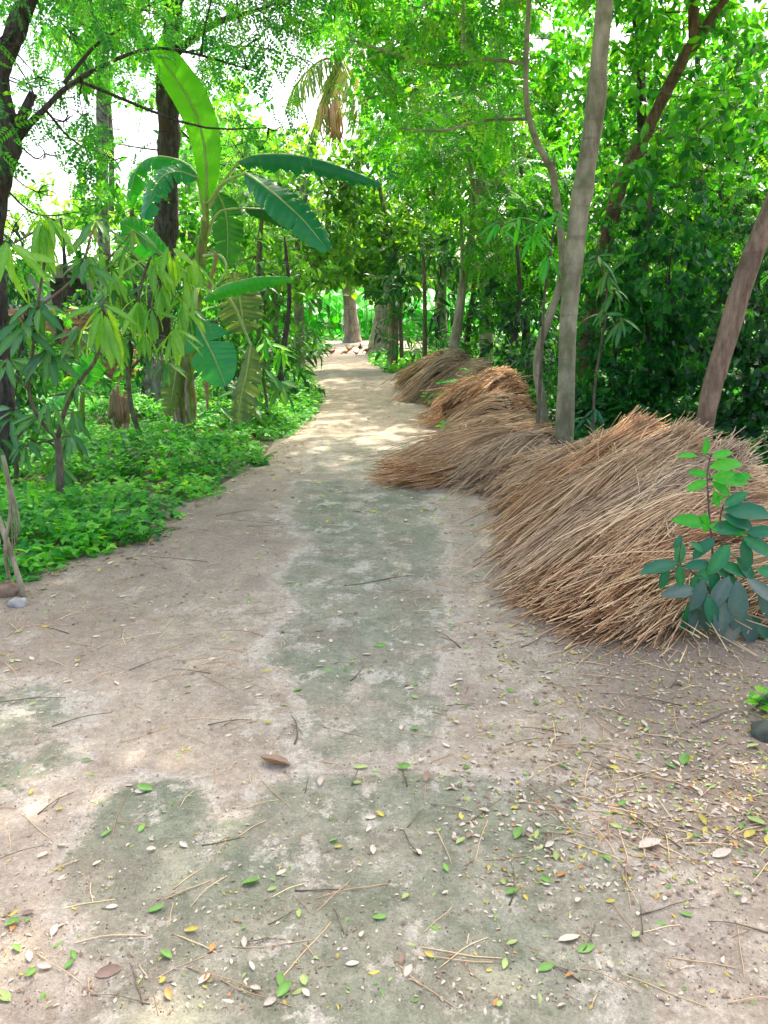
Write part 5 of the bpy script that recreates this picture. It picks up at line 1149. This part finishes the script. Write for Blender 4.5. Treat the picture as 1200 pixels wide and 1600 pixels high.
mb = MB(); mb.add(*boxv(-22, 14, 64, 64.3, -.2, 1.5)); mb.build('wall', M['plaster'], ww, smooth=False)
mb = MB(); mb.add(*boxv(-22.1, 14.1, 63.9, 64.4, 1.503, 1.65)); mb.build('coping', M['roof_tin'], ww, smooth=False)

# ------------------------------------------------------------------ STICK PROP, STONES, CLOD
sp = empty('leaning_stick', (G(38, 940)[0], G(38, 940)[1], 0), 'weathered bare stick leaning at the left edge with a dry vine on it', 'stick')
gb = G(38, 938); Yg = gb[1]
P = smoothpath([gb, W(28, 900, Yg), W(12, 850, Yg + .05), W(-8, 790, Yg + .1), W(-30, 700, Yg + .15)], 16); mb = MB(); mb.add(*tube(P, np.linspace(.017, .012, 16), 8, .12)); mb.build('stick', M['bark_pale'], sp)
mb = MB()
P = smoothpath([G(18, 925), W(8, 860, Yg), W(16, 790, Yg), W(5, 715, Yg)], 16); mb.add(*tube(P, np.linspace(.011, .006, 16), 6, .1))
for k in range(4):
    P = smoothpath([W(3 + k, 712, Yg), W(12 + k * 2, 760, Yg), W(18 + 4 * k, 810, Yg), W(20 + 3 * k, 870 - 12 * k, Yg)], 12); mb.add(*tube(P, np.linspace(.006, .003, 12), 5, .1))
mb.build('dry_vine', M['bark_pale'], sp)
def rock(name, px, py, r, mat, label, cat, sq=.7, emb=.25):
    b = G(px, py); n1, n2 = 14, 22
    th = np.linspace(.02, math.pi - .02, n1); ph = np.linspace(0, 2 * math.pi, n2, endpoint=False)
    D = np.stack([np.sin(th)[:, None] * np.cos(ph), np.sin(th)[:, None] * np.sin(ph), np.cos(th)[:, None] * np.ones(n2)], -1).reshape(-1, 3)
    f = 1 + .26 * fbm(D, 2.2, int(px)) + .12 * fbm(D, 6, int(py)) + .05 * rng.standard_normal(len(D))
    V = D * f[:, None] * r * [1, .85, sq] + b + [0, 0, r * sq * (1 - emb)]
    i = np.arange(n1 - 1)[:, None] * n2; j = np.arange(n2)[None]; j2 = (j + 1) % n2
    mb = MB(); mb.add(V, [np.stack([i + j, i + n2 + j, i + n2 + j2, i + j2], -1).reshape(-1, 4), np.arange(n2)[None], np.arange((n1 - 1) * n2, n1 * n2)[None, ::-1].copy()])
    return tag(mb.build(name, M[mat], origin=b, smooth=True), label, cat)
M['stone'] = plainmat('stone_grey', (.36, .34, .31), .9, .35, 14); M['clod'] = plainmat('clod_dark', (.07, .08, .06), .95, .5, 20); M['stone_pale'] = plainmat('stone_pale', (.6, .58, .52), .8, .2, 20)
rock('stone', 30, 950, .05, 'stone', 'small grey stone at the foot of the leaning stick', 'stone')
rock('brick_shard', 8, 935, .075, 'bark_brown', 'crumbled brown shard left of the grey stone', 'stone')
rock('pebble', 363, 802, .028, 'stone_pale', 'pale round pebble by the twigs at the left verge', 'pebble')
rock('clod', 1210, 1160, .085, 'clod', 'dark mossy clod at the right edge of the path', 'clod', .6)
rock('pebble', 425, 1160 - 0, .012, 'stone', 'tiny grey pebble left of the central moss strip', 'pebble')
rock('pebble', 812, 1052, .018, 'stone', 'dark little pebble right of the moss strip', 'pebble')
P = smoothpath([G(238, 824, .03), G(258, 827, .03), G(282, 828, .03)], 8); mb = MB(); mb.add(*tube(P, np.full(8, .022), 8, .15))
tag(mb.build('cut_log', M['bark_brown'], origin=P[0]), 'short dark brown log lying at the foot of the left weeds', 'log')

# ------------------------------------------------------------------ FALLEN LEAVES, TWIGS, LITTER
def leafstops(c): return [(0, tuple(v * .7 for v in c)), (.5, c), (1, tuple(min(1, v * 1.25) for v in c))]
LC = dict(green=(.16, .34, .06), yellow=(.50, .42, .07), pale=(.58, .50, .40), lime=(.34, .44, .14), brown=(.27, .18, .13), orange=(.52, .25, .08))
for k, c in LC.items(): M['fall_' + k] = leafmat('fallen_' + k, leafstops(c), .12, .55, 1.0)
TPL['fall'] = (lambda: (np.array([(0, 0, 0), (-.16, .18, .05), (0, .2, 0), (.16, .18, .05), (-.23, .48, .08), (0, .5, .0), (.23, .48, .08), (-.15, .8, .08), (0, .8, .03), (.15, .8, .08), (0, 1, .09)]), TPL['ovalbig'][1]))()
def surf(P):
    z = hz(P[:, 0], P[:, 1]) + .004
    return np.stack([P[:, 0], P[:, 1], np.maximum(z, 0)], -1)
TPL['fallb'] = (TPL['fall'][0] * [1.15, .95, 2.6], TPL['fall'][1]); TPL['fallc'] = (TPL['fall'][0] * [.8, 1, -2.5] + [0, 0, .01], TPL['fall'][1])
# hand-picked positions of the most visible ones: (px, py, colour, length px, angle)
KEY = [(218, 1318, 'green', 26, 80), (232, 1443, 'green', 34, 20), (290, 1475, 'yellow', 30, 0), (378, 1400, 'green', 40, 10), (160, 1325, 'green', 26, 60), (434, 1580, 'green', 40, 50), (456, 1576, 'lime', 34, 40), (270, 1518, 'green', 32, 150), (575, 1543, 'yellow', 28, 20), (582, 1455, 'green', 30, 0),
       (838, 1542, 'green', 40, 20), (836, 1330, 'lime', 26, 70), (803, 1330, 'green', 36, 60), (935, 1358, 'green', 36, 5), (905, 1358, 'lime', 26, 40), (887, 1215, 'green', 22, 130), (788, 1419, 'green', 30, 10), (868, 1365, 'lime', 26, 80), (740, 1310, 'pale', 26, 100), (712, 1335, 'lime', 24, 30), (700, 1380, 'green', 24, 110), (1125, 1396, 'lime', 30, 5), (1080, 1455, 'green', 26, 160),
       (1040, 1467, 'green', 26, 160), (880, 1555, 'orange', 22, 10), (900, 1513, 'green', 40, 20), (915, 1485, 'pale', 34, 0), (995, 1345, 'pale', 44, 10), (1110, 1360, 'pale', 40, 20), (1160, 1330, 'yellow', 34, 30), (1195, 1310, 'lime', 40, 150), (1100, 1310, 'yellow', 28, 100), (1097, 1325, 'yellow', 30, 60), (967, 1215, 'yellow', 22, 160), (940, 1288, 'green', 30, 0), (1200, 1345, 'yellow', 40, 70),
       (320, 1555, 'orange', 24, 60), (150, 1545, 'brown', 46, 20), (20, 1585, 'lime', 50, 150), (85, 1500, 'green', 30, 60), (83, 1482, 'pale', 24, 90), (10, 1465, 'green', 34, 20), (15, 1450, 'yellow', 30, 60), (20, 1475, 'orange', 24, 100), (120, 1520, 'green', 24, 130), (103, 1536, 'green', 26, 60), (640, 1150 + 0, 'green', 20, 0), (500, 1240, 'pale', 24, 80), (240, 1250, 'green', 34, 175), (272, 1275, 'green', 24, 120),
       (300, 1185, 'yellow', 30, 160), (150, 1226, 'lime', 28, 160), (410, 1060, 'yellow', 22, 30), (505, 1057, 'green', 26, 20), (585, 1018, 'green', 26, 10), (545, 1045, 'lime', 18, 0), (620, 1210, 'green', 30, 0), (580, 1215, 'green', 24, 0), (553, 1210, 'lime', 30, 0), (665, 1235, 'brown', 28, 80), (455, 1207, 'brown', 60, 175), (522, 1340, 'yellow', 18, 0), (570, 1290, 'pale', 20, 0), (550, 1235, 'lime', 20, 0),
       (985, 1270, 'green', 20, 0), (1065, 1210, 'green', 40, 60), (1055, 1215, 'green', 26, 130), (790, 1500, 'lime', 26, 20), (650, 1500, 'lime', 22, 150), (632, 1550, 'pale', 26, 60), (625, 1530, 'brown', 24, 70), (640, 1545, 'yellow', 20, 150), (870, 1495, 'pale', 40, 10), (1165, 1180, 'lime', 26, 0)]
LAB = dict(green='bright green', yellow='yellow', pale='pale dry', lime='light lime', brown='curled brown', orange='orange')
def zone(px, py):
    c = ['leftmost', 'left', 'left of centre', 'right of centre', 'right', 'rightmost'][int(min(5, max(0, px // 200)))]
    r_ = 'level with the straw heap' if py < 1060 else ('just below the straw heap' if py < 1140 else ('midway down the path' if py < 1240 else ('on the near path' if py < 1330 else ('low on the near path' if py < 1430 else ('near the bottom edge' if py < 1520 else 'at the bottom edge')))))
    return c + ' ' + r_
def topx(p):
    d = p - CAM; k = d @ _F; return 600 + FPX * (d @ _R) / k, 800 - FPX * (d @ _U) / k
items = [(x, y, c, L, a) for x, y, c, L, a in KEY]
cols = list(LC); pr = [.10, .09, .55, .12, .12, .02]
while len(items) < 300:
    x = rng.uniform(5, 1195); y = 1600 - 560 * rng.uniform(0, 1) ** 1.1
    wgt = .25 + .75 * np.clip((x - 720) / 300, 0, 1) * np.clip((1480 - y) / 150, 0, 1) + .6 * np.exp(-((x - 80) / 90) ** 2 - ((y - 1480) / 60) ** 2)
    if rng.uniform() > wgt: continue
    if y < 1000 + (x > 850) * 10: continue
    items.append((x, y, cols[rng.choice(6, p=pr)], rng.uniform(.016, .036), rng.uniform(0, 360)))
used = {}
for x, y, c, L, a in items:
    b = surf(G(x, y)[None])[0]
    if L > 1: L = L * S(x, y, b[1]) * (.92 if c in ('pale', 'brown') else .78)
    mb = MB(); N = np.array([rng.normal(0, .22), rng.normal(0, .22), 1])
    place(mb, ['fall', 'fallb', 'fallc', 'fallb'][int(rng.integers(4))], (b + [0, 0, .004])[None], np.array([[math.cos(R(a)), math.sin(R(a)), rng.normal(0, .05)]]), N[None], L, np.array([rng.uniform(.2, .8)]))
    tag(mb.build('fallen_leaf', M['fall_' + c], origin=b), f"{'small' if L < .02 else ('medium' if L < .03 else 'large')} {LAB[c]} fallen leaf pointing {['right', 'away', 'left', 'near'][int(((a + 45) % 360) // 90)]}, {zone(x, y)}", 'leaf', 'leaves fallen on the path')
# the rest of the litter, too many to count
mb = MB()
def scatter(n, pxf, sizes, probs):
    P = []; 
    while len(P) < n:
        x, y = pxf()
        if y > 535: P.append(G(x, y)[:2])
    P = np.array(P); P = P[sdist(P[:, 0], P[:, 1], PATH) > .0]
    Q = surf(P); m = len(Q); mi = rng.choice(6, size=m, p=probs); a = rng.uniform(0, 6.28, m)
    for k in range(6):
        w = mi == k; c = w.sum()
        place(mb, 'fall' if sizes[1] > .03 else 'oval', Q[w] + [0, 0, .003], np.stack([np.cos(a[w]), np.sin(a[w]), np.zeros(c)], -1), np.tile([0, 0, 1.], (c, 1)) + rng.standard_normal((c, 3)) * .25, rng.uniform(*sizes, c), rng.uniform(.2, .8, c), k)
PR = [.07, .10, .50, .13, .19, .01]
scatter(520, lambda: (rng.uniform(700, 1200), rng.uniform(980, 1330)), (.012, .03), PR)
scatter(260, lambda: (rng.uniform(680, 900), rng.uniform(760, 1010)), (.015, .035), PR)
scatter(170, lambda: (rng.uniform(0, 900), rng.uniform(830, 1100)), (.018, .042), PR)
scatter(300, lambda: (rng.uniform(420, 700), 560 + 270 * rng.uniform() ** 1.2), (.03, .06), [.10, .40, .2, .1, .15, .05])
scatter(2200, lambda: (rng.uniform(0, 1200), rng.uniform(840, 1600)), (.006, .016), [.04, .08, .42, .1, .34, .02])
scatter(2000, lambda: (rng.uniform(0, 1) ** .6 * 520 + 680, rng.uniform(980, 1420)), (.008, .022), [.04, .12, .36, .1, .36, .02])
scatter(420, lambda: (rng.uniform(0, 450), rng.uniform(820, 980)), (.008, .022), [.04, .12, .24, .06, .52, .02])
def _edge():
    i = rng.integers(1, len(LEFT_EDGE) - 1); a, b = np.array(LEFT_EDGE[i]), np.array(LEFT_EDGE[i + 1]) if i + 1 < len(LEFT_EDGE) else np.array(LEFT_EDGE[i]); t = rng.uniform()
    p = a * (1 - t) + b * t; return p[0] + abs(rng.normal(0, 14)) * (p[1] - 470) / 300, p[1] + abs(rng.normal(0, 12)) * (p[1] - 470) / 300
scatter(420, _edge, (.015, .05), [.03, .12, .22, .05, .55, .03])
tag(mb.build('leaf_litter', [M['fall_' + k] for k in cols]), 'small dry leaf scraps scattered over the path', 'leaf litter', kind='stuff')
# crumbs of soil and grit
nn = 9000; P = []
while len(P) < nn:
    x, y = rng.uniform(0, 1200), 1600 - 760 * rng.uniform() ** 1.3
    P.append(G(x, y)[:2])
P = np.array(P); P = P[sdist(P[:, 0], P[:, 1], PATH) > .02]; Q = surf(P)
_t = np.array([(0, -.5, 0), (.5, 0, 0), (0, .5, 0), (-.5, 0, 0), (.05, .1, .6)]); TPL['crumb'] = (_t, [np.array([[0, 1, 4], [1, 2, 4], [2, 3, 4], [3, 0, 4]])])
gm = MB(); nd = len(Q); place(gm, 'crumb', Q - [0, 0, .0006], np.stack([rng.standard_normal(nd), rng.standard_normal(nd), rng.normal(0, .15, nd)], -1), np.tile([0, 0, 1.], (nd, 1)), rng.uniform(.0025, .008, nd) ** 1.0 * rng.uniform(.4, 1.2, nd))
M['grit'] = strawmat('grit', [(0, g(.13, .10, .075)), (.5, g(.30, .235, .175)), (.85, g(.42, .35, .28)), (1, g(.6, .55, .48))])
tag(gm.build('grit', M['grit'], smooth=False), 'crumbs of soil and grit strewn over the path', 'grit', kind='stuff')
# loose straw
def twigcurve(b, a, L, bend, rad, rise=.01):
    d = np.array([math.cos(a), math.sin(a), 0]); s = np.array([-d[1], d[0], 0]); m = 7
    t = np.linspace(-.5, .5, m)[:, None]
    P = b + d * t * L + s * bend * L * (t ** 2 - .1) + s * L * .008 * np.sin(t * 9 + a)
    z = np.maximum(hz(P[:, 0], P[:, 1]) + .004, 0); P[:, 2] = z + rad + rise * rng.uniform(0, 1) * np.sin(np.linspace(0, math.pi, m))
    return P
mb = MB(); cs = []
for (x0, x1, y0, y1, n) in [(0, 450, 800, 1080, 150), (600, 900, 760, 1010, 170), (850, 1200, 990, 1350, 220), (0, 1200, 1000, 1600, 120), (420, 700, 560, 800, 60)]:
    for _ in range(n):
        b = G(rng.uniform(x0, x1), rng.uniform(y0, y1)); cs.append(twigcurve(b, rng.uniform(0, 6.28), rng.uniform(.03, .20), rng.normal(0, .09), .0012))
ribbons(np.array(cs), np.full(len(cs), .0013), rng.uniform(.2, 1, len(cs)), mb)
tag(mb.build('loose_straw', M['straw']), 'loose straw stalks scattered on the soil beside the heaps', 'loose straw', kind='stuff')
TW = [(462, 1150, 75, 100, .35), (575, 920, 70, 20, .1), (610, 915, 55, 20, -.1), (240, 1045, 70, 40, .1), (90, 990, 50, 150, .1), (225, 890, 80, 160, .1), (370, 810, 60, 35, .2), (400, 825, 70, 170, -.2), (420, 830, 60, 10, .2), (280, 880, 90, 165, .1), (40, 1105, 110, 12, 0), (500, 1410, 70, 2, .1), (450, 1450, 60, 35, .15), (530, 1460, 55, 110, .1), (705, 1275, 60, 160, .1), (800, 1400, 90, 80, .3),
      (650, 1290, 50, 60, .1), (960, 1270, 100, 120, .1), (1010, 1310, 110, 125, .05), (870, 1540, 70, 140, .1), (920, 1490, 60, 60, .2), (1000, 1460, 55, 75, .05), (1040, 1440, 90, 20, .1), (215, 1555, 80, 120, .05), (190, 1580, 90, 170, .1), (820, 1170, 60, 20, .1), (850, 1150, 70, 165, .1), (730, 1110, 60, 5, .1), (1000, 1100, 110, 160, .15), (1055, 1070, 60, 60, .2), (700, 1010, 60, 120, .1), (480, 1235, 45, 90, .1),
      (555, 1225, 40, 80, .1), (630, 1220, 60, 100, .1), (640, 1330, 60, 110, -.2), (360, 1140, 60, 15, .1), (560, 1060, 50, 70, .2), (410, 1490, 60, 5, .1), (300, 1060, 60, 165, 0), (130, 1135, 80, 30, 0), (90, 1270, 60, 60, 0), (30, 1350, 70, 30, .1), (1120, 1130, 70, 30, .1), (940, 1210, 60, 100, .1), (760, 1280, 70, 45, .1), (1150, 1470, 80, 165, .1), (350, 1330, 60, 20, .1), (840, 1010, 70, 40, .1)]
for x, y, Lp, a, bend in TW:
    b = G(x, y); L = Lp * S(x, y, b[1]) * 1.1; mb = MB(); rd = rng.uniform(.0011, .0023)
    P = twigcurve(b, R(a) * 1.0, L, bend, rd); mb.add(*tube(P, np.linspace(rd * 1.2, rd * .5, 7), 6, .12))
    if rng.uniform() < .4: mb.add(*tube(twigcurve(P[3], R(a) + .5, L * .4, .1, rd * .6), [rd * .6] * 7, 5))
    z_ = zone(x, y)
    tag(mb.build('twig', M[['twig', 'bark_pale', 'twig', 'bark_brown'][int(x) % 4]], origin=P[3]), f"{['hair-thin', 'thin', 'thicker'][int(min(2, (rd - .0011) / .0004))]} {'long' if L > .2 else ('short' if L < .12 else 'medium')} dry twig, {'crosswise' if abs(math.cos(R(a))) > .7 else 'lengthwise'}, {z_}", 'twig', 'dry twigs lying on the path')
